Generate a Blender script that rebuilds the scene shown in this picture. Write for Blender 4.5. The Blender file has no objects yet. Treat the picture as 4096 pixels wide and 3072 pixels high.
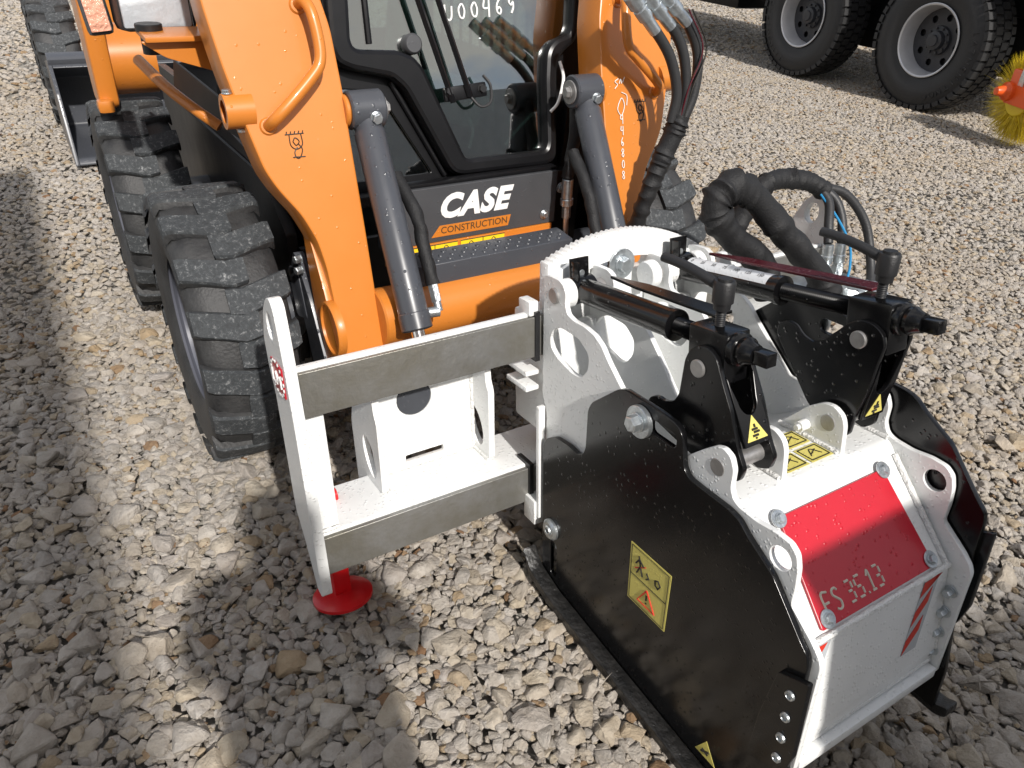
import bpy, bmesh, math, random
import numpy as np
from mathutils import Vector, Matrix, Euler
random.seed(7); rng = np.random.default_rng(11)
R = math.radians
scene = bpy.context.scene
col = scene.collection

# ------------------------------------------------------------------ camera, sky, sun, exposure
cam_d = bpy.data.cameras.new('camera'); cam = bpy.data.objects.new('camera', cam_d); col.objects.link(cam)
cam_d.sensor_width = 36; cam_d.lens = 36 * 3000 / 4096; cam_d.clip_start = .02; cam_d.clip_end = 400
rt, dn, fw = Vector((.856, -.514, .050)), Vector((-.244, -.489, -.837)), Vector((.455, .705, -.544))
fw.normalize(); rt = (rt - fw * rt.dot(fw)).normalized(); up = rt.cross(fw)
cam.matrix_world = Matrix(((rt.x, up.x, -fw.x, 0), (rt.y, up.y, -fw.y, 0), (rt.z, up.z, -fw.z, 1.5), (0, 0, 0, 1)))
scene.camera = cam

SUN_EL, SUN_AZ = 38.0, 7.0          # rays travel toward +Y, drifting SUN_AZ toward +X
ray = Vector((math.sin(R(SUN_AZ)) * math.cos(R(SUN_EL)), math.cos(R(SUN_AZ)) * math.cos(R(SUN_EL)), -math.sin(R(SUN_EL))))
sun_d = bpy.data.lights.new('sun', 'SUN'); sun_d.energy = 3.9; sun_d.angle = R(1.3); sun_d.color = (1, .955, .90)
sun = bpy.data.objects.new('sun', sun_d); col.objects.link(sun)
sun.rotation_euler = ray.to_track_quat('-Z', 'Y').to_euler(); sun.location = (0, -3, 6)

w = bpy.data.worlds.new('World'); scene.world = w; w.use_nodes = True
nt = w.node_tree; bg = nt.nodes['Background']
sky = nt.nodes.new('ShaderNodeTexSky'); sky.sky_type = 'NISHITA'; sky.sun_disc = False
sky.sun_elevation = R(SUN_EL); sky.sun_rotation = R(180 + SUN_AZ); sky.altitude = 200; sky.air_density = 1.0; sky.dust_density = 1.5
tc = nt.nodes.new('ShaderNodeTexCoord'); mp = nt.nodes.new('ShaderNodeMapping'); mp.inputs['Scale'].default_value = (1, 1, 2.2)
nz = nt.nodes.new('ShaderNodeTexNoise'); nz.inputs['Scale'].default_value = 2.6; nz.inputs['Detail'].default_value = 7; nz.inputs['Roughness'].default_value = .6
cr = nt.nodes.new('ShaderNodeValToRGB'); cr.color_ramp.elements[0].position = .43; cr.color_ramp.elements[1].position = .60
mx = nt.nodes.new('ShaderNodeMixRGB'); mx.inputs['Color2'].default_value = (8.8, 8.4, 7.9, 1)
nt.links.new(tc.outputs['Generated'], mp.inputs['Vector']); nt.links.new(mp.outputs[0], nz.inputs['Vector'])
nt.links.new(nz.outputs[0], cr.inputs[0]); nt.links.new(cr.outputs[0], mx.inputs['Fac'])
nt.links.new(sky.outputs[0], mx.inputs['Color1']); nt.links.new(mx.outputs[0], bg.inputs['Color'])
bg.inputs['Strength'].default_value = .10

vs = scene.view_settings; vs.view_transform = 'Standard'; vs.look = 'None'; vs.gamma = 1; vs.exposure = .36; vs.use_curve_mapping = False
scene.render.resolution_x, scene.render.resolution_y = 1024, 768

# ------------------------------------------------------------------ materials
MATS = {}
def mat(name, c, rough=.5, metal=0., coat=0., drops=0., dscale=150., vary=0., vscale=8., bump=0., bscale=60., spec=.5, dark=None, emit=None):
    m = bpy.data.materials.new(name); m.use_nodes = True; t = m.node_tree; n = t.nodes; L = t.links.new
    b = n['Principled BSDF']; b.inputs['Base Color'].default_value = (*c, 1); b.inputs['Roughness'].default_value = rough
    b.inputs['Metallic'].default_value = metal; b.inputs['Coat Weight'].default_value = coat; b.inputs['Coat Roughness'].default_value = .08
    b.inputs['Specular IOR Level'].default_value = spec
    tcn = n.new('ShaderNodeTexCoord'); P = tcn.outputs['Object']
    if vary:
        z = n.new('ShaderNodeTexNoise'); z.inputs['Scale'].default_value = vscale; z.inputs['Detail'].default_value = 8; z.inputs['Roughness'].default_value = .65
        L(P, z.inputs['Vector']); r = n.new('ShaderNodeValToRGB'); r.color_ramp.elements[0].position = .35; r.color_ramp.elements[1].position = .68
        d = dark or tuple(x * (1 - vary) for x in c)
        r.color_ramp.elements[0].color = (*d, 1); r.color_ramp.elements[1].color = (*c, 1)
        L(z.outputs[0], r.inputs[0]); L(r.outputs[0], b.inputs['Base Color'])
        rr = n.new('ShaderNodeMapRange'); rr.inputs['To Min'].default_value = rough * .75; rr.inputs['To Max'].default_value = min(1, rough * 1.3)
        L(z.outputs[0], rr.inputs[0]); L(rr.outputs[0], b.inputs['Roughness'])
    h = None
    if drops:
        v = n.new('ShaderNodeTexVoronoi'); v.inputs['Scale'].default_value = dscale; L(P, v.inputs['Vector'])
        s = n.new('ShaderNodeSeparateColor'); L(v.outputs['Color'], s.inputs[0])
        g = n.new('ShaderNodeMath'); g.operation = 'GREATER_THAN'; g.inputs[1].default_value = 1 - drops; L(s.outputs[0], g.inputs[0])
        q = n.new('ShaderNodeMapRange'); q.inputs['From Min'].default_value = .08; q.inputs['From Max'].default_value = .42; q.inputs['To Min'].default_value = 1; q.inputs['To Max'].default_value = 0
        L(v.outputs['Distance'], q.inputs[0]); k = n.new('ShaderNodeMath'); k.operation = 'MULTIPLY'; L(q.outputs[0], k.inputs[0]); L(g.outputs[0], k.inputs[1]); h = k.outputs[0]
        bp = n.new('ShaderNodeBump'); bp.inputs['Strength'].default_value = .5; bp.inputs['Distance'].default_value = .30 / dscale; L(h, bp.inputs['Height']); L(bp.outputs[0], b.inputs['Normal'])
        if coat: L(bp.outputs[0], b.inputs['Coat Normal'])
    if bump:
        z2 = n.new('ShaderNodeTexNoise'); z2.inputs['Scale'].default_value = bscale; z2.inputs['Detail'].default_value = 6; L(P, z2.inputs['Vector'])
        b2 = n.new('ShaderNodeBump'); b2.inputs['Strength'].default_value = bump; b2.inputs['Distance'].default_value = .01; L(z2.outputs[0], b2.inputs['Height'])
        if h is not None: L(bp.outputs[0], b2.inputs['Normal'])
        L(b2.outputs[0], b.inputs['Normal'])
    if emit:
        b.inputs['Emission Color'].default_value = (*emit[0], 1); b.inputs['Emission Strength'].default_value = emit[1]
    MATS[name] = m; return m
WHITE = mat('white_paint', (.80, .81, .80), .33, coat=.25, drops=.5, dscale=120, vary=.07, vscale=9)
WHITEP = mat('white_print', (.8, .8, .78), .5)
WELD = mat('white_weld', (.76, .76, .74), .4, bump=.8, bscale=160)
BLACK = mat('black_gloss_paint', (.005, .005, .0055), .2, coat=0, drops=.07, dscale=120, vary=.3, vscale=5, spec=.42)
BLACKP = mat('black_plastic', (.013, .013, .014), .45, bump=.1, bscale=300, vary=.3)
BLACKW = mat('worn_black_runner', (.022, .021, .02), .38, vary=.6, vscale=30, dark=(.006, .006, .006), bump=.5, bscale=70, drops=.3)
MAROON = mat('dark_red_gloss', (.075, .006, .012), .25, coat=.4, drops=.3)  # dark red base colour under a coat
RED = mat('red_paint', (.50, .012, .026), .32, coat=.1, drops=.2, dscale=115, vary=.08)
REDF = mat('red_foot_paint', (.60, .004, .008), .35, coat=.2, vary=.15)
CREAM = mat('cream_cutout', (.55, .52, .43), .55)
ORANGE = mat('orange_paint', (.575, .190, .026), .36, coat=.2, drops=.03, dscale=120, vary=.06, vscale=4)
GREY = mat('dark_grey_paint', (.058, .062, .072), .34, coat=.1, drops=.18, dscale=100, vary=.1)
GREYM = mat('grey_panel', (.056, .058, .063), .5, vary=.12, drops=.06)
CABBLK = mat('cab_black', (.007, .007, .008), .3, vary=.2, spec=.3)
CHASSIS = mat('chassis_black', (.008, .008, .009), .45, vary=.4)
STEEL = mat('bare_rail_steel', (.275, .275, .27), .33, metal=.6, vary=.4, vscale=9, dark=(.205, .195, .165), bump=.15, bscale=90)
ZINC = mat('zinc_plated', (.62, .66, .68), .32, metal=.9, vary=.25, vscale=60, bump=.15, bscale=200)
PIN = mat('pin_steel', (.42, .41, .40), .4, metal=.7, vary=.2, vscale=80)
CHROME = mat('chrome_rod', (.75, .74, .72), .12, metal=1)
RUBBER = mat('tyre_rubber', (.046, .046, .046), .58, vary=.45, vscale=11, dark=(.018, .018, .019), bump=.25, bscale=120)
HOSE = mat('hose_rubber', (.022, .022, .023), .5, bump=.1, bscale=200)
SLEEVE = mat('hose_sleeve', (.007, .007, .008), .65, bump=.25, bscale=260, vary=.3, vscale=40)
YELLOW = mat('yellow_sticker', (.62, .54, .14), .4, drops=.3, dscale=160)
YELLOWB = mat('yellow_label', (.80, .60, .02), .4)
INK = mat('sticker_ink', (.015, .013, .01), .5)
REDINK = mat('red_ink', (.55, .03, .015), .5)
BLUE = mat('blue_cable', (.02, .22, .45), .4)
GREYTAPE = mat('grey_tape', (.42, .44, .46), .4)
SCALEW = mat('scale_strip_white', (.66, .68, .70), .4, drops=.3)
SEATM = mat('seat_cloth', (.03, .035, .034), .7, vary=.4, vscale=20)
PALE = mat('pale_panel', (.36, .40, .36), .5)
RIMGREY = mat('rim_grey', (.11, .115, .14), .35, coat=.3)
RIMSIL = mat('rim_silver', (.58, .58, .59), .38, metal=.35, vary=.12)
TRTYRE = mat('truck_tyre_rubber', (.020, .020, .021), .6, vary=.35, vscale=6, bump=.15, bscale=40)
BRISTLE = mat('yellow_bristle', (.70, .52, .012), .5)
BRORANGE = mat('brush_orange', (.78, .10, .012), .35)
PERSON = mat('dark_coat', (.03, .032, .04), .8, vary=.3)
SKIN = mat('skin', (.5, .3, .22), .5)
SHADE_TRAILER = mat('shade_trailer_side', (.55, .56, .57), .45, vary=.15)
LAMPG = mat('lamp_reflector', (.92, .93, .94), .25, metal=0, bump=.6, bscale=35)
AMBER = mat('amber_lens', (.78, .38, .26), .12, coat=.6, bump=.9, bscale=70)

# scuffed lug tops: pale scratches and stone dust rubbed into the rubber
def lug_mat():
    m = bpy.data.materials.new('scuffed_lug_rubber'); m.use_nodes = True; n = m.node_tree.nodes; L = m.node_tree.links.new; b = n['Principled BSDF']
    t = n.new('ShaderNodeTexCoord'); a = n.new('ShaderNodeTexNoise'); a.inputs['Scale'].default_value = 75; a.inputs['Detail'].default_value = 12; a.inputs['Roughness'].default_value = .82; a.inputs['Distortion'].default_value = .5
    L(t.outputs['Object'], a.inputs['Vector']); r = n.new('ShaderNodeValToRGB'); e = r.color_ramp.elements
    e[0].position = .36; e[0].color = (.022, .024, .026, 1); e[1].position = .70; e[1].color = (.33, .335, .335, 1)
    x = e.new(.54); x.color = (.042, .047, .051, 1); L(a.outputs[0], r.inputs[0]); L(r.outputs[0], b.inputs['Base Color']); b.inputs['Roughness'].default_value = .75
    bp = n.new('ShaderNodeBump'); bp.inputs['Strength'].default_value = .6; bp.inputs['Distance'].default_value = .004; L(a.outputs[0], bp.inputs['Height']); L(bp.outputs[0], b.inputs['Normal'])
    return m
LUG = lug_mat()

def glass_mat(name, tint, refl=1.0):
    m = bpy.data.materials.new(name); m.use_nodes = True; n = m.node_tree.nodes; L = m.node_tree.links.new; n.clear()
    o = n.new('ShaderNodeOutputMaterial'); mixn = n.new('ShaderNodeMixShader'); tr = n.new('ShaderNodeBsdfTransparent'); g = n.new('ShaderNodeBsdfGlossy')
    tr.inputs[0].default_value = (*tint, 1); g.inputs['Roughness'].default_value = .01; f = n.new('ShaderNodeFresnel'); f.inputs[0].default_value = 1.75
    k = n.new('ShaderNodeMath'); k.operation = 'MULTIPLY'; k.inputs[1].default_value = refl; L(f.outputs[0], k.inputs[0]); L(k.outputs[0], mixn.inputs[0]); L(tr.outputs[0], mixn.inputs[1]); L(g.outputs[0], mixn.inputs[2]); L(mixn.outputs[0], o.inputs[0]); return m
GLASS = glass_mat('tinted_cab_glass', (.36, .46, .44), 3.6)
LENS = glass_mat('clear_lens', (.95, .96, .97), .5)

def stone_mat(obj_random=True):
    m = bpy.data.materials.new('limestone'); m.use_nodes = True; n = m.node_tree.nodes; L = m.node_tree.links.new; b = n['Principled BSDF']
    oi = n.new('ShaderNodeObjectInfo'); r = n.new('ShaderNodeValToRGB'); e = r.color_ramp.elements
    cols = [(0, (0.412, 0.388, 0.361)), (.22, (0.473, 0.437, 0.390)), (.4, (0.513, 0.481, 0.444)), (.58, (0.483, 0.427, 0.346)), (.72, (0.443, 0.412, 0.386)), (.90, (0.524, 0.467, 0.375)), (.975, (0.392, 0.300, 0.195)), (1, (0.282, 0.168, 0.097))]
    e[0].position = 0; e[0].color = (*cols[0][1], 1); e[1].position = 1; e[1].color = (*cols[-1][1], 1)
    for p, c in cols[1:-1]: x = e.new(p); x.color = (*c, 1)
    L(oi.outputs['Random'], r.inputs[0])
    t = n.new('ShaderNodeTexCoord'); ad = n.new('ShaderNodeVectorMath'); ad.operation = 'ADD'; L(t.outputs['Object'], ad.inputs[0])
    sc = n.new('ShaderNodeMath'); sc.operation = 'MULTIPLY'; sc.inputs[1].default_value = 37; L(oi.outputs['Random'], sc.inputs[0]); L(sc.outputs[0], ad.inputs[1])
    z = n.new('ShaderNodeTexNoise'); z.inputs['Scale'].default_value = 1.6; z.inputs['Detail'].default_value = 9; z.inputs['Roughness'].default_value = .68; L(ad.outputs[0], z.inputs['Vector'])
    mixn = n.new('ShaderNodeMixRGB'); mixn.blend_type = 'MULTIPLY'; mixn.inputs[0].default_value = 1
    r2 = n.new('ShaderNodeValToRGB'); r2.color_ramp.elements[0].position = .3; r2.color_ramp.elements[0].color = (.74, .70, .65, 1); r2.color_ramp.elements[1].position = .66; r2.color_ramp.elements[1].color = (1.12, 1.12, 1.12, 1)
    L(z.outputs[0], r2.inputs[0]); L(r.outputs[0], mixn.inputs[1]); L(r2.outputs[0], mixn.inputs[2]); zl = n.new('ShaderNodeTexNoise'); zl.inputs['Scale'].default_value = .75; zl.inputs['Detail'].default_value = 3; L(oi.outputs['Location'], zl.inputs['Vector'])
    r3 = n.new('ShaderNodeValToRGB'); r3.color_ramp.elements[0].position = .30; r3.color_ramp.elements[0].color = (1.0, .955, .89, 1); r3.color_ramp.elements[1].position = .55; r3.color_ramp.elements[1].color = (1, 1, 1, 1); L(zl.outputs[0], r3.inputs[0])
    m3 = n.new('ShaderNodeMixRGB'); m3.blend_type = 'MULTIPLY'; m3.inputs[0].default_value = 1; L(mixn.outputs[0], m3.inputs[1]); L(r3.outputs[0], m3.inputs[2]); L(m3.outputs[0], b.inputs['Base Color'])
    bp = n.new('ShaderNodeBump'); bp.inputs['Strength'].default_value = .55; bp.inputs['Distance'].default_value = .2; L(z.outputs[0], bp.inputs['Height']); L(bp.outputs[0], b.inputs['Normal'])
    b.inputs['Roughness'].default_value = .85; b.inputs['Specular IOR Level'].default_value = .25
    return m
STONE = stone_mat()

def ground_mat():
    m = bpy.data.materials.new('gravel_bed'); m.use_nodes = True; n = m.node_tree.nodes; L = m.node_tree.links.new; b = n['Principled BSDF']
    t = n.new('ShaderNodeTexCoord'); v = n.new('ShaderNodeTexVoronoi'); v.inputs['Scale'].default_value = 34; L(t.outputs['Object'], v.inputs['Vector'])
    s = n.new('ShaderNodeSeparateColor'); L(v.outputs['Color'], s.inputs[0]); r = n.new('ShaderNodeValToRGB'); e = r.color_ramp.elements
    e[0].color = (.38, .355, .31, 1); e[1].color = (.47, .44, .39, 1); L(s.outputs[0], r.inputs[0])
    z = n.new('ShaderNodeTexNoise'); z.inputs['Scale'].default_value = 1.3; z.inputs['Detail'].default_value = 6; L(t.outputs['Object'], z.inputs['Vector'])
    mixn = n.new('ShaderNodeMixRGB'); mixn.blend_type = 'MULTIPLY'; mixn.inputs[0].default_value = .5; L(r.outputs[0], mixn.inputs[1]); L(z.outputs[0], mixn.inputs[2])
    L(mixn.outputs[0], b.inputs['Base Color']); b.inputs['Roughness'].default_value = .95
    bp = n.new('ShaderNodeBump'); bp.invert = True; bp.inputs['Strength'].default_value = 1; bp.inputs['Distance'].default_value = .02; L(v.outputs['Distance'], bp.inputs['Height']); L(bp.outputs[0], b.inputs['Normal'])
    return m
GROUND = ground_mat()

# ------------------------------------------------------------------ helpers
ROOTM = {}
def thing(name, label, cat, loc=(0, 0, 0), rot=(0, 0, 0), group=None):
    o = bpy.data.objects.new(name, None); col.objects.link(o); o.empty_display_size = .1
    o.location = loc; o.rotation_euler = rot; o['label'] = label; o['category'] = cat
    if group: o['group'] = group
    ROOTM[o.name] = Matrix.Translation(loc) @ Euler(rot).to_matrix().to_4x4()
    return o
WORLD = set()          # roots whose parts are given in world coordinates
def obj(name, me, m, parent=None, label=None):
    o = bpy.data.objects.new(name, me); col.objects.link(o)
    for x in (m if isinstance(m, (list, tuple)) else [m]): me.materials.append(x)
    if parent:
        o.parent = parent
        if parent.name in WORLD: o.matrix_parent_inverse = ROOTM[parent.name].inverted()
    if label: o['label'] = label
    return o
def finish(bm, smooth=40, recalc=True):
    if recalc: bmesh.ops.recalc_face_normals(bm, faces=bm.faces)
    me = bpy.data.meshes.new('m'); bm.to_mesh(me); bm.free()
    if smooth:
        me.polygons.foreach_set('use_smooth', [True] * len(me.polygons)); me.set_sharp_from_angle(angle=R(smooth))
    return me
def part(name, bm, m, parent, smooth=40, label=None): return obj(name, finish(bm, smooth), m, parent, label)

def b_box(bm, c, s, rot=None, bev=0.):
    r = bmesh.ops.create_cube(bm, size=1); vs_ = r['verts']
    M = Matrix.Translation(c) @ (rot.to_matrix().to_4x4() if isinstance(rot, Euler) else (rot.to_4x4() if rot else Matrix())) @ Matrix.Diagonal((*s, 1))
    bmesh.ops.transform(bm, matrix=M, verts=vs_)
    if bev: bmesh.ops.bevel(bm, geom=list({e for v in vs_ for e in v.link_edges}), offset=bev, segments=2, affect='EDGES', profile=.6)
    return bm
def basis(d):
    d = Vector(d).normalized(); a = Vector((0, 0, 1)) if abs(d.z) < .9 else Vector((1, 0, 0)); u = d.cross(a).normalized(); return d, u, d.cross(u)
def b_lathe(bm, p0, axis, prof, seg=24, ang0=0., hexa=False):
    d, u, v = basis(axis); p0 = Vector(p0); rings = []
    for t, r in prof:
        if r <= 1e-6: rings.append([bm.verts.new(p0 + d * t)]); continue
        rings.append([bm.verts.new(p0 + d * t + (u * math.cos(a) + v * math.sin(a)) * r) for a in (ang0 + 2 * math.pi * i / seg for i in range(seg))])
    for a, b in zip(rings, rings[1:]):
        for i in range(seg):
            j = (i + 1) % seg
            if len(a) == 1 and len(b) == 1: break
            if len(a) == 1: bm.faces.new((a[0], b[i], b[j]))
            elif len(b) == 1: bm.faces.new((a[i], b[0], a[j]))
            else: bm.faces.new((a[i], b[i], b[j], a[j]))
    return bm
def b_cyl(bm, p0, p1, r, seg=24, ch=.0, r1=None):
    p0, p1 = Vector(p0), Vector(p1); L = (p1 - p0).length; r1 = r if r1 is None else r1; c = min(ch or .06 * r, .45 * L)
    return b_lathe(bm, p0, p1 - p0, [(0, 0), (0, r - c), (c, r), (L - c, r1), (L, r1 - c), (L, 0)], seg)
def spline(pts, n=8):
    pts = [Vector(p) for p in pts]; q = [pts[0] * 2 - pts[1]] + pts + [pts[-1] * 2 - pts[-2]]; out = []
    for i in range(1, len(q) - 2):
        a, b, c, d = q[i - 1:i + 3]
        for k in range(n):
            t = k / n; out.append(.5 * ((2 * b) + (c - a) * t + (2 * a - 5 * b + 4 * c - d) * t * t + (3 * b - a - 3 * c + d) * t ** 3))
    return out + [pts[-1]]
def b_sweep(bm, pts, rad, seg=12, mod=None, cap=True):
    pts = [Vector(p) for p in pts]; N = len(pts); T = [(pts[min(i + 1, N - 1)] - pts[max(i - 1, 0)]).normalized() for i in range(N)]
    _, u, v = basis(T[0]); rings = []
    for i in range(N):
        if i:
            u = (u - T[i] * u.dot(T[i])).normalized(); v = T[i].cross(u)
        r = rad(i / (N - 1)) if callable(rad) else rad
        rings.append([bm.verts.new(pts[i] + (u * math.cos(a) + v * math.sin(a)) * (r * (mod(i / (N - 1), a) if mod else 1))) for a in (2 * math.pi * k / seg for k in range(seg))])
    for a, b in zip(rings, rings[1:]):
        for i in range(seg): bm.faces.new((a[i], b[i], b[(i + 1) % seg], a[(i + 1) % seg]))
    if cap: bm.faces.new(rings[0]); bm.faces.new(rings[-1][::-1])
    return bm
def rounded(pts, r=.008, n=4):
    out = []; N = len(pts)
    for i in range(N):
        p, a, b = (Vector((*pts[j], 0)) for j in (i, i - 1, (i + 1) % N)); da, db = a - p, b - p
        k = min(r, da.length * .45, db.length * .45)
        if k < 1e-5: out.append(pts[i]); continue
        s, e = p + da.normalized() * k, p + db.normalized() * k
        for q in range(n + 1):
            t = q / n; x = s * (1 - t) ** 2 + p * 2 * t * (1 - t) + e * t * t; out.append((x.x, x.y))
    return out
def circle(c, r, n=24, ry=None, rot=0): 
    ry = ry or r; return [(c[0] + r * math.cos(a) * math.cos(rot) - ry * math.sin(a) * math.sin(rot), c[1] + r * math.cos(a) * math.sin(rot) + ry * math.sin(a) * math.cos(rot)) for a in (2 * math.pi * i / n for i in range(n))]
def curve_mesh(loops, depth, bev):
    cu = bpy.data.curves.new('c', 'CURVE'); cu.dimensions = '2D'; cu.fill_mode = 'BOTH'; bev = min(bev, depth * .45)
    cu.extrude = max(depth / 2 - bev, 1e-5); cu.bevel_depth = bev; cu.bevel_resolution = 1; cu.offset = -bev
    for lp in loops:
        s = cu.splines.new('POLY'); s.points.add(len(lp) - 1); s.use_cyclic_u = True
        for p, q in zip(s.points, lp): p.co = (q[0], q[1], 0, 1)
    o = bpy.data.objects.new('c', cu); me = bpy.data.meshes.new_from_object(o); bpy.data.objects.remove(o); bpy.data.curves.remove(cu); me.materials.clear(); return me
def pmesh(outline, holes, O, U, V, depth, bev=.0012, smooth=35):
    """plate: outline in (u,v) around O, grown by depth along U x V, centred"""
    me = curve_mesh([outline] + list(holes), depth, bev); U, V = Vector(U).normalized(), Vector(V).normalized(); W = U.cross(V); O = Vector(O)
    me.transform(Matrix(((U.x, V.x, W.x, O.x), (U.y, V.y, W.y, O.y), (U.z, V.z, W.z, O.z), (0, 0, 0, 1))))
    me.polygons.foreach_set('use_smooth', [True] * len(me.polygons)); me.set_sharp_from_angle(angle=R(smooth)); return me
def xplate(name, outline, x0, x1, m, parent, holes=(), r=.006, bev=.0012, n=4, label=None):
    o = rounded(outline, r, n) if r else outline
    return obj(name, pmesh(o, holes, ((x0 + x1) / 2, 0, 0), (0, 1, 0), (0, 0, 1), abs(x1 - x0), bev), m, parent, label)
def yplate(name, outline, y0, y1, m, parent, holes=(), r=.006, bev=.0012, n=4, label=None):
    o = rounded(outline, r, n) if r else outline
    return obj(name, pmesh(o, holes, (0, (y0 + y1) / 2, 0), (1, 0, 0), (0, 0, 1), abs(y1 - y0), bev), m, parent, label)
def text_mesh(s, size, O, U, V, depth=.0006, shear=0., bold=0., spacing=1., align='CENTER'):
    cu = bpy.data.curves.new('t', 'FONT'); cu.body = s; cu.size = size; cu.shear = shear; cu.offset = bold; cu.extrude = depth / 2; cu.align_x = align; cu.align_y = 'CENTER'; cu.space_character = spacing; cu.resolution_u = 4
    o = bpy.data.objects.new('t', cu); me = bpy.data.meshes.new_from_object(o); bpy.data.objects.remove(o); bpy.data.curves.remove(cu); me.materials.clear()
    U, V = Vector(U).normalized(), Vector(V).normalized(); W = U.cross(V); O = Vector(O)
    me.transform(Matrix(((U.x, V.x, W.x, O.x), (U.y, V.y, W.y, O.y), (U.z, V.z, W.z, O.z), (0, 0, 0, 1)))); return me
def strokes(name, paths, rad, O, U, V, m, parent, off=.001):
    bm = bmesh.new(); U, V = Vector(U).normalized(), Vector(V).normalized(); W = U.cross(V); O = Vector(O)
    for p in paths:
        q = [O + U * a + V * b + W * off for a, b in p]
        b_sweep(bm, spline(q, 4) if len(q) > 2 else q, rad, 6)
    return part(name, bm, m, parent)
def bolt(name, p, d, r, parent, washer=0., m=ZINC, h=None, wth=.003):
    bm = bmesh.new(); d = Vector(d).normalized(); p = Vector(p); h = h or r * .75; t = 0
    if washer: b_cyl(bm, p, p + d * wth, washer, 28, .0008); t = wth
    b_cyl(bm, p + d * t, p + d * (t + r * .22), r * 1.18, 22)
    b_lathe(bm, p + d * (t + r * .22), d, [(0, 0), (0, r), (h * .85, r), (h, r * .86), (h, 0)], 6, .3)
    return part(name, bm, m, parent, 25)
def folds(amp=.07, n=30, seed=0):
    g = np.random.default_rng(seed); c = np.sort(g.uniform(0, 1, n)); ph = g.uniform(0, 6.28, n); wd = g.uniform(.006, .018, n); am = g.uniform(.3, 1.2, n)
    return lambda t, a: 1 + amp * sum(am[i] * math.exp(-((t - c[i] - .012 * math.sin(a + ph[i])) / wd[i]) ** 2) * (.4 + .6 * math.cos(a - ph[i]) ** 2) for i in range(n)) + .05 * math.sin(2 * a + 9 * t)
def wrinkle(amp=.12, f=26, seed=0):
    g = np.random.default_rng(seed); ph = g.uniform(0, 6.28, 8); fr = g.uniform(.5, 1.6, 8) * f; k = g.integers(1, 4, 8)
    return lambda t, a: 1 + amp * sum(math.sin(fr[i] * t + k[i] * a + ph[i]) for i in range(8)) / 4 + amp * .5 * max(0, math.sin(t * f * 2.3 + 1.5 * math.sin(a + ph[0]))) ** 3

# ------------------------------------------------------------------ the setting: ground sheet, stones, gravel
def project(P):
    v = np.asarray(P, float) - np.array([0, 0, 1.5]); x, y, z = v @ np.array(rt), v @ -np.array(up), v @ np.array(fw)
    return 3000 * x / z / 4 + 512, 3000 * y / z / 4 + 384, z
def zlift(x, y): return .006 * np.sin(x * 2.1 + 1.3 * y) + .005 * np.sin(3.7 * x - 2.9 * y + 1) + .004 * np.sin(7.3 * y + 5.1 * x)
bm = bmesh.new(); bmesh.ops.create_grid(bm, x_segments=2, y_segments=2, size=150); me = finish(bm, 0)
ground = obj('ground', me, GROUND); ground.location = (0, 0, -.034); ground['kind'] = 'structure'; ground['label'] = 'pale crushed limestone yard'

def stone_mesh(i):
    g = np.random.default_rng(100 + i); n = 13 + i % 5; p = g.normal(size=(n, 3)); p /= np.linalg.norm(p, axis=1)[:, None]; p *= g.uniform(.40, .56, (n, 1)); p *= np.array([1, g.uniform(.64, .95), g.uniform(.36, .55)])
    bm = bmesh.new(); [bm.verts.new(q) for q in p]; r = bmesh.ops.convex_hull(bm, input=bm.verts); bmesh.ops.delete(bm, geom=[v for v in bm.verts if not v.link_faces], context='VERTS')
    if len(bm.faces) < 40: bmesh.ops.bevel(bm, geom=list(bm.edges), offset=.028, segments=1, affect='EDGES'); bmesh.ops.triangulate(bm, faces=bm.faces)
    me = finish(bm, 24); me.name = 'stone'; me.materials.append(STONE); return me
STONES = [stone_mesh(i) for i in range(16)]

def layer(x0, x1, y0, y1, cell, prob, smin, smax, zk, pw=1.6):
    nx, ny = int((x1 - x0) / cell), int((y1 - y0) / cell); gx, gy = np.meshgrid(np.arange(nx), np.arange(ny)); gx, gy = gx.ravel(), gy.ravel()
    x = x0 + (gx + .5 * (gy % 2) + rng.uniform(-.42, .42, gx.size)) * cell; y = y0 + (gy + rng.uniform(-.42, .42, gx.size)) * cell
    s = smin + (smax - smin) * rng.uniform(0, 1, x.size) ** pw; k = rng.uniform(0, 1, x.size) < prob
    ok = k & ((y - .42 * x > -.75) | (y > 3)) & (y > .40 * x - 1.6) & (x > -1.7)   # wedge the yard is seen in, with a margin
    x, y, s = x[ok], y[ok], s[ok]; return np.stack([x, y, zlift(x, y) - .016 + s * zk, s], 1)
near = np.concatenate([layer(-1.8, 4.2, -.2, 3.4, .029, .95, .030, .044, -.05), layer(-1.8, 4.2, -.2, 3.4, .024, .98, .028, .046, .12), layer(-1.8, 4.2, -.2, 3.4, .045, .74, .044, .072, .11), layer(-1.8, 3.2, -.1, 3.2, .086, .72, .062, .112, .075, 1.8), layer(-.6, 2.7, .1, 2.3, .019, .45, .010, .019, .38)])
mid = np.concatenate([layer(-1.8, 9, 3.4, 7.2, .030, .98, .035, .056, .10), layer(4.2, 9, -.2, 3.4, .030, .98, .035, .054, .10)])
far = np.concatenate([layer(-1.8, 17, 7.2, 15, .06, .95, .050, .085, .14), layer(9, 17, 1, 7.2, .06, .95, .050, .085, .14)])
def fade(a): a[:, 3] *= np.where(a[:, 0] > 1.7, .90, 1.0); return a
pts = np.concatenate([fade(near), mid, far])
u_, v_, d_ = project(pts[:, :3]); inv = (d_ > .1) & (u_ > -420) & (u_ < 1300) & (v_ > -60) & (v_ < 960)
pts, u_, v_, d_ = pts[inv], u_[inv], v_[inv], d_[inv]
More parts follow.
